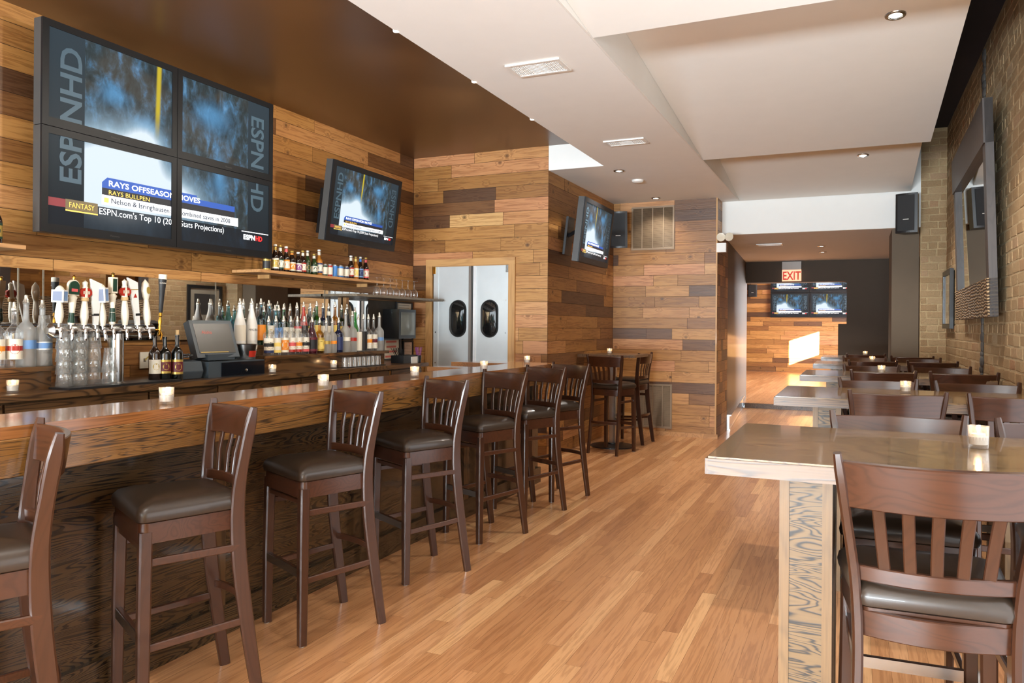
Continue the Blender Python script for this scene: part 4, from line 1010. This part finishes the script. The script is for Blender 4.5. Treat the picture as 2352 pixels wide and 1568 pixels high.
F = [(4.473, 1.412, 'vodka', .040, 'clear', ['cream', 'navy', 'blacklab'], 'clear vodka bottle with blue banded white label', 'dot'),
     (4.552, 1.416, 'vodka', .040, 'clear', ['cream', 'yellow', 'yellow'], 'clear vodka bottle with yellow citrus label', 'dot'),
     (4.638, 1.417, 'vodka', .040, 'clear', ['orange', 'cream'], 'clear vodka bottle with orange fruit label', 'dot'),
     (4.721, 1.416, 'vodka', .040, 'clear', ['cream', 'red', 'pink'], 'clear vodka bottle, small red berries on label', 'dot'),
     (4.796, 1.417, 'vodka', .040, 'clear', ['cream', 'red', 'orange'], 'clear vodka bottle, big strawberry on label', 'dot'),
     (4.880, 1.418, 'vodka', .040, 'clear', ['cream', 'pink', 'blacklab'], 'clear vodka bottle with pink edged white label', 'dot'),
     (4.974, 1.414, 'cone', .046, 'dkred', ['blacklab', 'maroon'], 'dark red liqueur bottle with black label', None),
     (5.071, 1.410, 'vodka', .040, 'goldl', ['yellow', 'gold'], 'yellowish bottle with gold lettering', 'dot'),
     (5.158, 1.409, 'tall', .040, 'frost', ['gold'], 'frosted square-shouldered bottle with small gold mark', None),
     (5.238, 1.410, 'tall', .040, 'frost', ['orange'], 'frosted square-shouldered bottle with small orange mark', None),
     (5.325, 1.414, 'vodka', .040, 'darkblue', ['navy'], 'dark blue bottle with navy label', None),
     (5.423, 1.484, 'tall', .043, 'frost', ['cream'], 'tall frosted bottle left of one with red print', None),
     (5.519, 1.472, 'tall', .043, 'frost', ['red'], 'tall frosted bottle with thin red print', None),
     (5.607, 1.441, 'vodka', .036, 'clear', ['cream'], 'slim clear bottle with tall plain white label', None),
     (5.683, 1.449, 'vodka', .036, 'clear', ['blacklab'], 'slim clear bottle with tall black label', None),
     (5.760, 1.450, 'tall', .038, 'clear', ['cream', 'cream', 'orange'], 'clear bottle with white label and orange crest', 'dot'),
     (5.843, 1.451, 'tall', .038, 'clear', ['cream', 'cream', 'maroon'], 'clear bottle with white label and dark crest', 'dot'),
     (5.935, 1.468, 'tall', .043, 'frost', ['blue'], 'rightmost tall frosted bottle with pale blue emblem', None)]
for i, (y, zt, kd, r, g, lb, lab, ex_) in enumerate(F):
    lz = (.08, .52)
    if len(lb) == 1 and g == 'frost': lz = (.30, .40)
    if g == 'clear' and len(lb) == 1: lz = (.03, .62)
    bottle('liquor_bottle', 'bottle', lab+', front row on the back counter step', GF, XF, y, ZF, kd, zt-ZF, r, g, lb, lz=lz, extra=ex_)
GK = 'liquor bottles on the upper step'; XB = -4.2; ZK = 1.19
B = [(4.355, 1.543, 'cone', .046, 'milky', ['cream'], 'milky white rum bottle half hidden behind the register', None),
     (4.441, 1.543, 'vodka', .036, 'clear', None, 'clear bottle between the two milky white rum bottles', None),
     (4.476, 1.547, 'cone', .046, 'milky', ['milky'], 'milky white rum bottle with fruit emblem, fully visible', 'T:MALIBU'),
     (4.525, 1.533, 'vodka', .036, 'clear', None, 'clear bottle just behind the visible milky white rum bottle', None),
     (4.575, 1.550, 'vodka', .040, 'blueg', ['orange'], 'pale blue bottle with orange label', None),
     (4.609, 1.492, 'vodka', .034, 'greeng', None, 'short green-necked bottle behind the pale blue bottles', None),
     (4.663, 1.540, 'cone', .046, 'blueg', ['cream'], 'big pale blue bottle with round white label', 'dot'),
     (4.732, 1.503, 'vodka', .040, 'blueg', ['blue'], 'light blue gin bottle, left of a pair', None),
     (4.775, 1.504, 'vodka', .038, 'blueg', ['blue'], 'light blue gin bottle, right of a pair', None),
     (4.833, 1.514, 'vodka', .040, 'greeng', ['cream'], 'green gin bottle with white label', None),
     (4.908, 1.508, 'cone', .036, 'amberg', ['cream'], 'amber whiskey bottle with white label', None),
     (4.993, 1.527, 'vodka', .040, 'clear', ['cream', 'pink'], 'clear rum bottle with pink edged label', None),
     (5.076, 1.541, 'cone', .038, 'redl', ['blacklab'], 'bright red aperitif bottle', None),
     (5.162, 1.530, 'vodka', .042, 'clear', ['cream', 'gold'], 'clear bottle with gold edged cream label', None),
     (5.244, 1.552, 'vodka', .042, 'greeng', ['yellow'], 'bright green bottle with yellow label', None),
     (5.330, 1.538, 'vodka', .038, 'darkblue', ['cream'], 'dark blue necked bottle beside the green bottle', None),
     (5.407, 1.537, 'cone', .040, 'winered', ['cream'], 'dark liqueur bottle with white neck band', None),
     (5.496, 1.552, 'vodka', .042, 'amberg', ['yellow'], 'amber bottle with yellow label', None),
     (5.592, 1.531, 'vodka', .042, 'greeng', ['gold'], 'green bottle with gold label', None),
     (5.671, 1.539, 'cone', .042, 'winered', ['maroon'], 'dark bottle in front of the reflected door', None),
     (5.762, 1.511, 'beer', .040, 'greeng', ['green'], 'dark green rounded bottle', None)]
for i, (y, zt, kd, r, g, lb, lab, ex_) in enumerate(B):
    if y > 5.71: xb_, zb_ = XB+.02, ZF
    else: xb_, zb_ = XB, ZK
    bottle('liquor_bottle', 'bottle', lab+', back row by the mirror', GK, xb_-(.05 if i % 2 and i < 4 else 0), y, zb_, kd, zt-zb_, r*.95, g, lb, lz=(.12, .50), extra=ex_, neck='cream' if i == 16 else None)
GL = 'bottles on the left step'
for y, x, h, kd, r, g, lb, lab, ex_ in [(2.49, -4.05, .34, 'vodka', .040, 'clear', ['cream', 'cream', 'orange'], 'clear bottle with white and orange label cut by the picture edge', 'dot'),
     (2.575, -4.04, .342, 'vodka', .040, 'clear', ['cream', 'cream', 'red'], 'clear bottle with white label and red square mark', 'dot'),
     (2.50, -4.16, .35, 'tall', .038, 'clear', None, 'clear long-necked bottle behind the white labelled bottles', None),
     (2.555, -4.22, .33, 'tall', .038, 'clear', None, 'clear bottle deepest in the left corner group', None),
     (2.645, -4.05, .382, 'tall', .048, 'frost', ['blue'], 'tallest frosted bottle of the left group, blue neck strip', None),
     (2.735, -4.05, .359, 'tall', .048, 'frost', ['blue', 'whitepl'], 'frosted bottle with blue bird-like print next to the pint glasses', None)]:
    bottle('vodka_bottle', 'bottle', lab, GL, x, y, ZF, kd, h, r, g, lb, lz=(.28, .42) if g == 'frost' else (.14, .5), extra=ex_)
# beer shelf
GS = 'beer bottles and cans on the pine shelf'; XS, ZS = -4.25, 1.772
beers = [(4.688, .105, 'can', .031, 'blacklab', ['blacklab', 'gold'], 'black can with green oval at the shelf end', None),
    (4.785, .218, 'beer', .030, 'brownbeer', ['gold', 'cream'], 'brown beer bottle with round gold label', 'gold'),
    (4.844, .217, 'beer', .030, 'brownbeer', ['cream', 'green'], 'brown beer bottle with white and green label', 'cream'),
    (4.914, .213, 'beer', .030, 'brownbeer', ['cream', 'orange'], 'brown beer bottle with cream and orange label', 'pink'),
    (4.984, .183, 'stub', .031, 'brownbeer', ['orange', 'cream'], 'short bottle with orange label and orange neck', 'orange'),
    (5.061, .180, 'stub', .031, 'brownbeer', ['purple', 'cream'], 'short bottle with purple label', None),
    (5.120, .198, 'beer', .030, 'brownbeer', ['cream', 'red'], 'brown bottle with red ringed round label', 'cream'),
    (5.180, .203, 'beer', .030, 'greenbeer', ['greenbeer'], 'plain green bottle with pale neck foil', 'cream'),
    (5.267, .184, 'beer', .031, 'greenbeer', ['cream', 'green'], 'green bottle with round pale label', 'cream'),
    (5.335, .227, 'beer', .031, 'goldbeer', ['cream', 'navy'], 'tall clear bottle of golden beer with pale label', 'cream'),
    (5.404, .109, 'can', .031, 'alu', ['cream', 'green'], 'silver can with green print', None),
    (5.474, .114, 'can', .031, 'alu', ['cream', 'red'], 'white can with red rim', None),
    (5.546, .116, 'can', .028, 'alu', ['tealb'], 'narrow blue can', None),
    (5.630, .116, 'can', .031, 'alu', ['cream', 'tealb'], 'blue and white can', None),
    (5.714, .114, 'can', .031, 'alu', ['cream', 'navy'], 'cream can with blue foot band', None),
    (5.793, .215, 'beer', .030, 'brownbeer', ['cream', 'red'], 'brown bottle with cream neck label right after the cans', 'cream'),
    (5.865, .212, 'beer', .030, 'goldbeer', ['yellow', 'cream'], 'golden beer bottle among the brown ones', 'yellow'),
    (5.939, .216, 'beer', .030, 'brownbeer', ['navy', 'blue'], 'dark bottle with bright blue neck label', 'tealb'),
    (6.026, .217, 'beer', .030, 'brownbeer', ['cream', 'pink'], 'brown bottle with pink neck label', 'pink'),
    (6.085, .212, 'beer', .030, 'brownbeer', ['maroon'], 'brown bottle half hidden at the right end', 'cream')]
for i, (y, h, kd, r, g, lb, lab, nk) in enumerate(beers):
    can = kd == 'can'
    bottle('beer_can' if can else 'beer_bottle', 'can' if can else 'bottle', lab+' on the pine shelf', GS, XS-(.05 if i == 19 else 0), y, ZS, kd, h, r, g, lb, top=None if can else ('whitepl' if i % 2 else 'gold'), lz=(.06, .9) if can else (.12, .5), extra='dot' if not can else None, neck=nk, seg=16)
bottle('beer_bottle', 'bottle', 'brown beer bottle with green-gold label alone on the left shelf', GS, -4.24, 2.60, ZS, 'beer', .232, .031, 'brownbeer', ['gold', 'green'], top='green', lz=(.12, .5), extra='dot', neck='yellow')
# wine bottles by the taps
for y, x, z, h, g, lb, tp, lab, dd in [(3.40, -3.97, ZC+.012, .27, 'brownbeer', ['cream'], None, 'wine bottle with white label left of two maroon labelled ones', 0),
    (3.458, -3.95, ZC+.012, .265, 'winered', ['maroon', 'gold'], None, 'dark wine bottle with maroon label in the middle of three', 0),
    (3.535, -3.93, ZC, .29, 'winered', ['maroon', 'gold'], 'cork', 'corked wine bottle with maroon label beside the receipt printer', 0)]:
    bottle('wine_bottle', 'wine bottle', lab, 'wine bottles beside the tap tower', x, y, z, 'wine', h, .036, g, lb, top=tp, lz=(.14, .46), extra='dot')

# ---------------------------------------------------------------- tap tower
tt = empty('beer_tap_tower', (-3.95, 3.11, ZC), 0, 'stainless T-shaped beer tap tower with a row of faucets', 'beer tap')
obj('column', lat([(.06, 0), (.06, .012), (.043, .018), (.043, .30)], 28), 'steel', tt, smooth=True)
bm = bmesh.new(); tube(bm, [(0, -.42, .318), (0, -.40, .318), (0, .24, .318), (0, .26, .318)], [.02, .042, .042, .02], 20); obj('cross_pipe', bm, 'steel', tt, smooth=True)
obj('drip_tray', bx(-.09, .11, -.065, .38, .001, .012), 'black', tt, bevel=.003)
TAP = [(2.725, 1.349, 1.552, 'cube', 'ivory tap handle topped by a blue and white four-sided sign, leftmost'),
       (2.793, 1.340, 1.614, 'arch', 'tap handle with green arched badge and gold finial'),
       (2.870, 1.340, 1.588, 'cap', 'ivory tap handle with red bottle-cap badge, left one'),
       (2.940, 1.340, 1.597, 'wedge', 'white wedge tap handle with black band, half hidden'),
       (2.985, 1.335, 1.576, 'cube', 'ivory tap handle with tilted blue and white sign near the tower middle'),
       (3.045, 1.340, 1.645, 'lantern', 'tallest tap handle with dark green lower half and framed badge'),
       (3.130, 1.340, 1.610, 'cap', 'ivory tap handle with red bottle-cap badge, right one'),
       (3.215, 1.340, 1.622, 'bass', 'white slanted tap handle with a red triangle'),
       (3.285, 1.340, 1.619, 'oval', 'curved ivory tap handle with pale oval badge'),
       (3.395, 1.372, 1.653, 'black', 'black flared tap handle with white top on its own brass faucet')]
for y, z0, z1, kd, lab in TAP:
    xx = -3.90 if kd != 'black' else -3.92
    h = z1-z0-.0; t = empty('tap_handle', (xx, y, z0), 0, lab, 'tap handle', 'tap handles')
    rnd = random.Random(int(y*1000)); t.rotation_euler = (rnd.uniform(-.06, .06), rnd.uniform(-.03, .05), 0)
    if kd != 'black':
        bm = bmesh.new(); tube(bm, [(.0, 0, .004), (0, 0, -.02), (0, 0, -.035)], [.008, .007, .012], 10); tube(bm, [(-.03, 0, -.03), (.012, 0, -.033), (.02, 0, -.055), (.018, 0, -.085)], [.013, .013, .010, .008], 10)
        obj('faucet', bm, 'chrome', t, smooth=True)
    else:
        bm = bmesh.new(); lathe(bm, [(.008, -.10), (.011, -.09), (.008, -.07), (.011, -.05), (.008, -.03), (.012, -.01), (.007, .02), (.012, .025), (.009, .05)], 12); tube(bm, [(-.02, -.13, -.062), (0, 0, -.062)], .007, 8); tube(bm, [(0, 0, -.06), (.02, 0, -.09), (.02, 0, -.12)], .007, 8)
        obj('faucet', bm, 'brass', t, smooth=True)
    if kd in ('cube', 'cap', 'oval'):
        hb = h*.55; obj('grip', lat([(0, 0), (.014, 0), (.016, .008), (.022, hb*.3), (.021, hb*.55), (.014, hb*.95), (.015, hb), (0, hb)], 16), 'ceramic', t, smooth=True)
    if kd == 'cube':
        s = .030; bm = bmesh.new(); box(bm, -s, s, -s, s, hb, h-.025); g = obj('sign_block', bm, 'whitepl', t, bevel=.004, rot=(0, 0, .6))
        bm = bmesh.new(); zz0, zz1 = hb+.008, h-.033; e = s+.0012
        quad(bm, [(e, -s*.75, zz0), (e, s*.75, zz0), (e, s*.75, zz1), (e, -s*.75, zz1)]); quad(bm, [(-s*.75, -e, zz0), (s*.75, -e, zz0), (s*.75, -e, zz1), (-s*.75, -e, zz1)], 1)
        obj('badge', bm, ['blue', 'navy'], g)
        obj('finial', lat([(.026, h-.026), (.018, h-.012), (.008, h-.002), (0, h)], 12), 'ceramic', t, smooth=True)
    elif kd == 'cap':
        bm = bmesh.new(); zc = h*.72; n = 20
        A = [(.034*(1+.05*(i % 2))*math.cos(2*PI*i/n), zc+.026*(1+.05*(i % 2))*math.sin(2*PI*i/n)) for i in range(n)]
        a = [bm.verts.new((-.008, y_, z_)) for y_, z_ in A]; b = [bm.verts.new((.014, y_, z_)) for y_, z_ in A]
        for i in range(n): bm.faces.new((a[i], a[(i+1) % n], b[(i+1) % n], b[i]))
        bm.faces.new(b); bm.faces.new(a[::-1]); bm2 = bm; g = obj('cap_badge', bm2, 'red', t)
        obj('badge_panel', bx(.0145, .0155, -.02, .02, zc-.009, zc+.009), 'pinkpaper', g)
        obj('finial', lat([(0, h*.55), (.018, h*.56), (.015, h*.84), (.012, h*.86), (.014, h*.95), (0, h)], 12), 'ceramic', t, smooth=True)
        obj('bottle_collar', lat([(.012, h*.52), (.02, h*.54), (.02, h*.60), (.012, h*.62)], 12), 'cork', t, smooth=True)
    elif kd == 'arch':
        obj('grip', lat([(0, 0), (.014, 0), (.018, .01), (.012, .05), (.014, .06), (.020, h*.5), (.024, h*.55), (.012, h*.6)], 14), 'ceramic', t, smooth=True)
        obj('green_sleeve', lat([(.0155, .008), (.0195, .012), (.0135, .05), (.0145, .065)], 14), 'green', t, smooth=True)
        pts = [(-.034, h*.58), (.034, h*.58)]+[(.034*math.cos(PI*i/12), h*.78+.034*math.sin(PI*i/12)) for i in range(13)]
        for nm, k_, x_, m_ in (('arch_badge', 1., .0, 'ceramic'), ('badge_panel', .82, .008, 'green')):
            bm = bmesh.new(); P = [(a_*k_, h*.74+(b_-h*.74)*k_) for a_, b_ in pts]
            a = [bm.verts.new((x_-.008, q[0], q[1])) for q in P]; b = [bm.verts.new((x_+.004, q[0], q[1])) for q in P]
            for i in range(len(P)): bm.faces.new((a[i], a[(i+1) % len(P)], b[(i+1) % len(P)], b[i]))
            bm.faces.new(b); bm.faces.new(a[::-1]); obj(nm, bm, m_, t)
        obj('badge_emblem', bx(.0125, .0135, -.018, .018, h*.66, h*.72), 'pink', t)
        obj('finial', lat([(.006, h*.90), (.009, h*.95), (.006, h*.98), (0, h)], 10), 'brass', t, smooth=True)
    elif kd == 'lantern':
        obj('grip', lat([(0, 0), (.012, 0), (.018, .006), (.016, .02), (.02, .03), (.013, h*.32), (.018, h*.50), (.024, h*.55), (.012, h*.6)], 14), 'ceramic', t, smooth=True)
        obj('green_sleeve', lat([(.0185, .018), (.0205, .03), (.0155, h*.24), (.0145, h*.32)], 14), 'green', t, smooth=True)
        g = obj('framed_badge', bx(-.018, .018, -.018, .018, h*.6, h*.9), 'ceramic', t, bevel=.003)
        obj('badge_panel', bx(.0182, .019, -.013, .013, h*.63, h*.87), 'green', g)
        obj('finial', lat([(.008, h*.9), (.006, h*.94), (.01, h*.97), (0, h)], 10), 'brass', t, smooth=True)
    elif kd in ('wedge', 'bass'):
        bm = bmesh.new(); w0, w1 = .013, .030; sh = -.03 if kd == 'bass' else .0
        P = [(-w0, 0), (w0, 0), (w1+sh, h*.9), (-w1+sh-.005, h)]
        a = [bm.verts.new((-.008, q[0], q[1])) for q in P]; b = [bm.verts.new((.008, q[0], q[1])) for q in P]
        for i in range(4): bm.faces.new((a[i], a[(i+1) % 4], b[(i+1) % 4], b[i]))
        bm.faces.new(b); bm.faces.new(a[::-1]); obj('paddle', bm, 'whitepl', t, bevel=.002)
        obj('black_band', bx(-.009, .009, -.018, .016, h*.20, h*.25), 'blacklab', t)
        if kd == 'bass':
            bm = bmesh.new(); yc = sh*.62; quad(bm, [(.009, yc-.013, h*.58), (.009, yc+.013, h*.58), (.009, yc, h*.67)]); obj('red_triangle', bm, 'red', t)
            obj('gold_line', bx(.0085, .0093, sh*.78-.024, sh*.78+.024, h*.74, h*.76), 'gold', t)
    elif kd == 'oval':
        obj('shaped_top', lat([(.013, h*.54), (.020, h*.62), (.025, h*.75), (.020, h*.90), (.008, h*.96), (0, h)], 14), 'ceramic', t, smooth=True)
        bm = bmesh.new(); bm.faces.new([bm.verts.new((.026, .014*math.cos(2*PI*i/14), h*.75+.022*math.sin(2*PI*i/14))) for i in range(14)]); obj('oval_badge', bm, 'gold', t)
    elif kd == 'black':
        obj('grip', lat([(0, .045), (.010, .045), (.012, .06), (.016, h*.55), (.021, h*.78), (.024, h*.90)], 16), 'blacklab', t, smooth=True)
        obj('white_top', lat([(.024, h*.90), (.0245, h), (.022, h+.002), (0, h+.002)], 16), 'cream', t, smooth=True)
        bm = text_bm('GUINNESS', .0105, align='CENTER')
        for v in bm.verts: a = v.co.x/.024-.4; v.co = Vector((.0245*math.cos(a), .0245*math.sin(a), h*.80+v.co.y))
        obj('lettering', bm, 'cream', t)

# ---------------------------------------------------------------- pint glasses
def make_pint(lab):
    t = obj('pint_glass', lat([(.0, .120), (.026, .120), (.0272, .138), (.0, .140)], 18), 'pint', None, smooth=True)
    bm = bmesh.new(); t.data.materials.clear(); t.data.materials.append(M['pint'])
    bm.from_mesh(t.data); lathe(bm, [(.041, 0), (.0425, .001), (.0275, .140), (.0, .141)], 20); lathe(bm, [(.0415, .001), (.0395, .002), (.0255, .122)], 20)
    bm.to_mesh(t.data); bm.free()
    for p in t.data.polygons: p.use_smooth = True
    return tag(t, lab, 'glass', 'upturned pint glasses stacked beside the taps')
tr = tag(obj('bar_mat', bx(-3.98, -3.812, 2.725, 3.04, ZC+.0005, ZC+.012), 'black'), 'black rubber mat under the stacked pint glasses', 'mat')
pint = None; ordw = ['bottom', 'second from bottom', 'third from bottom', 'top']
cols_ = [(-3.93, 2.775, 4, 'front left', .0125), (-3.93, 2.865, 4, 'front middle', .0125), (-3.93, 2.952, 4, 'front right', .0125), (-3.86, 3.0, 2, 'short end', .0125), (-4.04, 2.74, 3, 'raised rear', .1255), (-4.03, 2.855, 4, 'rear middle', .001), (-4.03, 2.945, 4, 'rear right', .001)]
for x, y, n, nm, zb in cols_:
    for k in range(n):
        lab = '%s upturned pint glass of the %s stack by the beer taps' % (ordw[k] if n == 4 else ['bottom', 'top'][k] if n == 2 else ['bottom', 'middle', 'top'][k], nm)
        loc = (x, y, ZC+zb+k*.068)
        if pint is None: pint = make_pint(lab); pint.location = loc
        else: dup(pint, loc, None, lab)
# upturned rocks glasses on a mat near the riser
tag(obj('bar_mat', bx(-3.965, -3.865, 5.22, 5.80, ZC+.0005, ZC+.006), 'black'), 'narrow black mat under the row of small glasses', 'mat')
rg = None
for k in range(8):
    loc = (-3.915, 5.265+k*.068, ZC+.0065); lab = '%s small upturned rocks glass from the register in the row below the liquor step' % ['first', 'second', 'third', 'fourth', 'fifth', 'sixth', 'seventh', 'last'][k]
    if rg is None:
        rg = tag(obj('rocks_glass', lat([(.031, 0), (.032, .001), (.026, .080), (0, .081), (0, .070), (.024, .068), (.0305, .001)], 18), 'pint', None, loc, smooth=True), lab, 'glass', 'small upturned glasses in a row')
    else: dup(rg, loc, None, lab)
# hanging wine glasses: upturned on the board
wg = None; nmw = ['first', 'second', 'third', 'fourth', 'fifth', 'sixth', 'seventh']
for k, y in enumerate((6.068, 6.183, 6.296, 6.405, 6.511, 6.619, 6.737)):
    loc = (-4.15, y, 1.6305); lab = 'upturned wine glass on the grey shelf, %s from the beer shelf' % nmw[k]
    if wg is None:
        wg = tag(obj('wine_glass', lat([(.034, 0), (.040, .03), (.036, .062), (.018, .088), (.0035, .098), (.003, .160), (.006, .168), (.036, .173), (.036, .1745), (0, .1745)], 20), 'clear', None, loc, smooth=True), lab, 'wine glass', 'upturned wine glasses on the grey shelf')
    else: dup(wg, loc, None, lab)

# ---------------------------------------------------------------- register group
ps = empty('cash_register_screen', (-3.95, 3.92, ZC+.115), PI/2, 'dark grey touchscreen register tilted back on its stand', 'register')
body = obj('screen_body', bx(-.175, .165, 0, .06, .02, .29), 'graphite', ps, bevel=.012, rot=(-.38, 0, -.12))
obj('display', bx(-.15, .14, -.002, .0, .05, .265), plain('dim_display', c(66, 62, 56), .3), body)
obj('edge_light', bx(-.14, .08, -.0035, -.0022, .055, .060), 'gold', body)
bm = text_bm('Aloha', .035, align='CENTER'); bm.transform(Matrix.Translation((-.06, -.0035, .19)) @ Matrix.Rotation(PI/2, 4, 'X')); obj('screen_lettering', bm, 'redink', body)
obj('stand', bx(-.11, .13, .0, .17, 0, .04), 'graphite', ps, bevel=.01)
bm = bmesh.new(); box(bm, -.05, .07, .07, .13, .03, .16); obj('neck', bm, 'graphite', ps)
dw = empty('cash_box', (-3.9, 4.06, ZC), PI/2, 'glossy black cash drawer with a round key lock', 'cash drawer')
obj('drawer_body', bx(-.30, .22, -.005, .36, .001, .108), 'graphite', dw, bevel=.004)
fp = obj('drawer_front', bx(-.19, .215, -.013, -.004, .006, .100), 'navyblack', dw, bevel=.003)
obj('key_lock', lat([(0, 0), (.010, 0), (.010, .004), (.004, .006), (0, .006)], 14), 'chrome', fp, loc=(.035, -.0135, .04), rot=(PI/2, 0, 0))
pn = empty('receipt_printer', (-3.95, 3.64, ZC), PI/2, 'square dark grey receipt printer left of the cash drawer', 'printer')
bm = bmesh.new(); P = [(-.03, 0), (-.05, .05), (-.03, .115), (.13, .125), (.13, 0)]
a = [bm.verts.new((-.085, y, z+.001)) for y, z in P]; b = [bm.verts.new((.085, y, z+.001)) for y, z in P]
for i in range(5): bm.faces.new((a[(i+1) % 5], a[i], b[i], b[(i+1) % 5]))
bm.faces.new(b[::-1]); bm.faces.new(a); bmesh.ops.recalc_face_normals(bm, faces=bm.faces); obj('printer_body', bm, 'graphite', pn, bevel=.005)
obj('paper_slot', bx(-.06, .06, .03, .05, .120, .127), 'black', pn)
cb = tag(obj('power_cable', bmesh.new(), 'black'), 'tangle of black cables between the wine bottles and the register', 'cable')
bm = bmesh.new(); R = random.Random(2)
tube(bm, smooth_path([(-4.02+R.uniform(-.05, .05), 3.62+R.uniform(-.09, .09), ZC+.135+R.uniform(.0, .035)) for _ in range(14)], 90), .004, 6); bm.to_mesh(cb.data); bm.free()
bk = empty('ice_bucket', (-3.99, 4.20, ZC+.109), 0, 'shiny metal bucket with a red label on the cash drawer', 'bucket')
obj('bucket_body', lat([(0, .001), (.062, .001), (.066, .01), (.080, .105), (.084, .108), (.082, .110), (.077, .105), (.062, .006), (0, .006)], 28), 'steel', bk, smooth=True)
bm = bmesh.new(); lathe(bm, [(.0685, .018), (.0755, .062)], 8, a0=-.55, a1=.35); obj('bucket_label', bm, 'red', bk)
# outlet with plug wire, picture tile on the wall under the mirror
ol = empty('wall_outlet', (LX+.006, 3.72, 1.10), 0, 'cream wall outlet plate with a yellowish cable plugged in', 'outlet')
obj('plate', bx(0, .008, -.055, .055, -.055, .055), 'cream', ol, bevel=.003)
bm = bmesh.new()
for y in (-.02, .02): box(bm, .0082, .0095, y-.009, y+.009, -.012, .012)
obj('socket', bm, 'greyink', ol)
bm = bmesh.new(); tube(bm, smooth_path([(.012, -.02, 0), (.04, 0, .03), (.05, .05, .0), (.05, .1, -.06), (.06, .18, -.09)], 20), .004, 6); obj('plug_cable', bm, 'yellow', ol, smooth=True)
tag(obj('picture_card', bx(LX+.006, LX+.01, 3.92, 4.03, 1.06, 1.15), plain('reddish_card', c(170, 92, 60), .6, var=.5)), 'small reddish picture card on the wall beside the outlet', 'card')

# ---------------------------------------------------------------- notices, black cabinet, caddies by the door corner
tag(obj('notice_board', bx(LX+.004, LX+.012, 5.9, 6.93, .995, 1.60), plain('dark_slate_panel', c(70, 64, 56), .6, var=.25)), 'dark grey board behind the framed papers beside the doors', 'board')
def notice(y0, y1, z0, z1, lab, m='pinkpaper', lines=8, ink='greyink', hd=None):
    n = empty('framed_notice', (LX+.0125, (y0+y1)/2, (z0+z1)/2), PI/2, lab, 'notice', 'framed papers in the corner'); w, h = (y1-y0)/2, (z1-z0)/2; e = .016
    bm = bmesh.new()
    for q in ((-w, w, -h, -h+e), (-w, w, h-e, h), (-w, -w+e, -h+e, h-e), (w-e, w, -h+e, h-e)): box(bm, q[0], q[1], -.018, 0, q[2], q[3])
    obj('frame', bm, 'black', n); p = obj('sheet', bx(-w+e, w-e, -.006, -.001, -h+e, h-e), m, n)
    bm = bmesh.new(); R = random.Random(int(y0*99))
    for k in range(lines):
        z = h-e-.02-(2*h-2*e-.04)*k/max(1, lines-1); ww = (w-e-.012)*R.uniform(.6, 1); t_ = .0022 if ink == 'greyink' else .010
        quad(bm, [(-ww, -.0065, z-t_), (ww, -.0065, z-t_), (ww, -.0065, z+t_), (-ww, -.0065, z+t_)])
    obj('printed_lines', bm, ink, p)
notice(6.80, 7.12, 1.395, 1.60, 'framed certificate with greenish print, topmost by the door corner', 'paper', 6)
notice(6.93, 7.135, 1.19, 1.40, 'framed pinkish notice in the middle of the right column', 'pinkpaper', 9)
notice(6.94, 7.14, .985, 1.185, 'framed notice lowest in the right column above the straws', 'pinkpaper', 9)
notice(6.56, 6.88, .99, 1.215, 'framed paper with red printed lines below the black cabinet', 'paper', 4, 'redink')
mc = empty('control_cabinet', (LX+.10, 6.72, 1.365), PI/2, 'black wall cabinet with a grey glass front beside the notices', 'cabinet')
obj('cabinet_body', bx(-.16, .16, -.10, .085, -.15, .15), 'black', mc, bevel=.006)
dd = obj('glass_door', bx(-.16, .16, -.115, -.101, -.15, .15), 'black', mc, bevel=.004)
obj('glass_pane', bx(-.128, .135, -.1175, -.1155, -.115, .12), plain('grey_glazing', c(122, 128, 124), .12), dd)
cdy = empty('bar_caddy', (-3.95, 6.25, ZC), 0, 'black bar caddy full of black straws and napkins', 'caddy')
obj('tray', bx(-.07, .07, -.13, .13, .001, .075), 'black', cdy, bevel=.005)
bm = bmesh.new(); R = random.Random(5)
for k in range(26):
    x, y = R.uniform(-.03, .03), -.10+R.uniform(-.02, .06); tube(bm, [(x, y, .05), (x*1.8, y*1.2-.03+R.uniform(-.02, .02), .14+R.uniform(-.01, .01))], .0022, 5)
so = obj('straw_bunch', bm, 'blacklab', cdy); so['kind'] = 'stuff'
obj('napkin_stack', bx(.071, .078, -.0, .11, -.03, .06), 'whitepl', cdy)
for lab, x, y, z, m in (('black cup of dark cocktail straws standing on the caddy end', -3.9, 6.41, ZC, 'black'),):
    cp = empty('straw_cup', (x+.02, y-.02, z), 0, lab, 'cup')
    obj('cup', lat([(0, .001), (.022, .001), (.028, .07), (.026, .07), (.021, .004), (0, .004)], 14), m, cp, smooth=True)
    bm = bmesh.new()
    for k in range(14): a = R.random()*6.28; tube(bm, [(.008*math.cos(a), .008*math.sin(a), .005), (.034*math.cos(a), .034*math.sin(a), .15)], .0018, 5)
    s_ = obj('straw_bunch', bm, 'purple', cp); s_['kind'] = 'stuff'
# sink faucets behind the bar
for y, lab in ((4.75, 'low chrome sink faucet behind the bar, nearer one'), (5.45, 'low chrome sink faucet behind the bar, farther one')):
    f = empty('sink_faucet', (-2.74, y, .83), 0, lab, 'faucet', 'sink faucets'); bm = bmesh.new()
    tube(bm, smooth_path([(0, 0, 0), (0, 0, .12), (-.02, -.01, .16), (-.09, -.03, .165), (-.13, -.04, .14)], 16), .009, 10); obj('spout', bm, 'chrome', f, smooth=True)
    obj('base', lat([(.024, 0), (.022, .01), (.01, .014), (.01, .03)], 14), 'chrome', f, smooth=True)
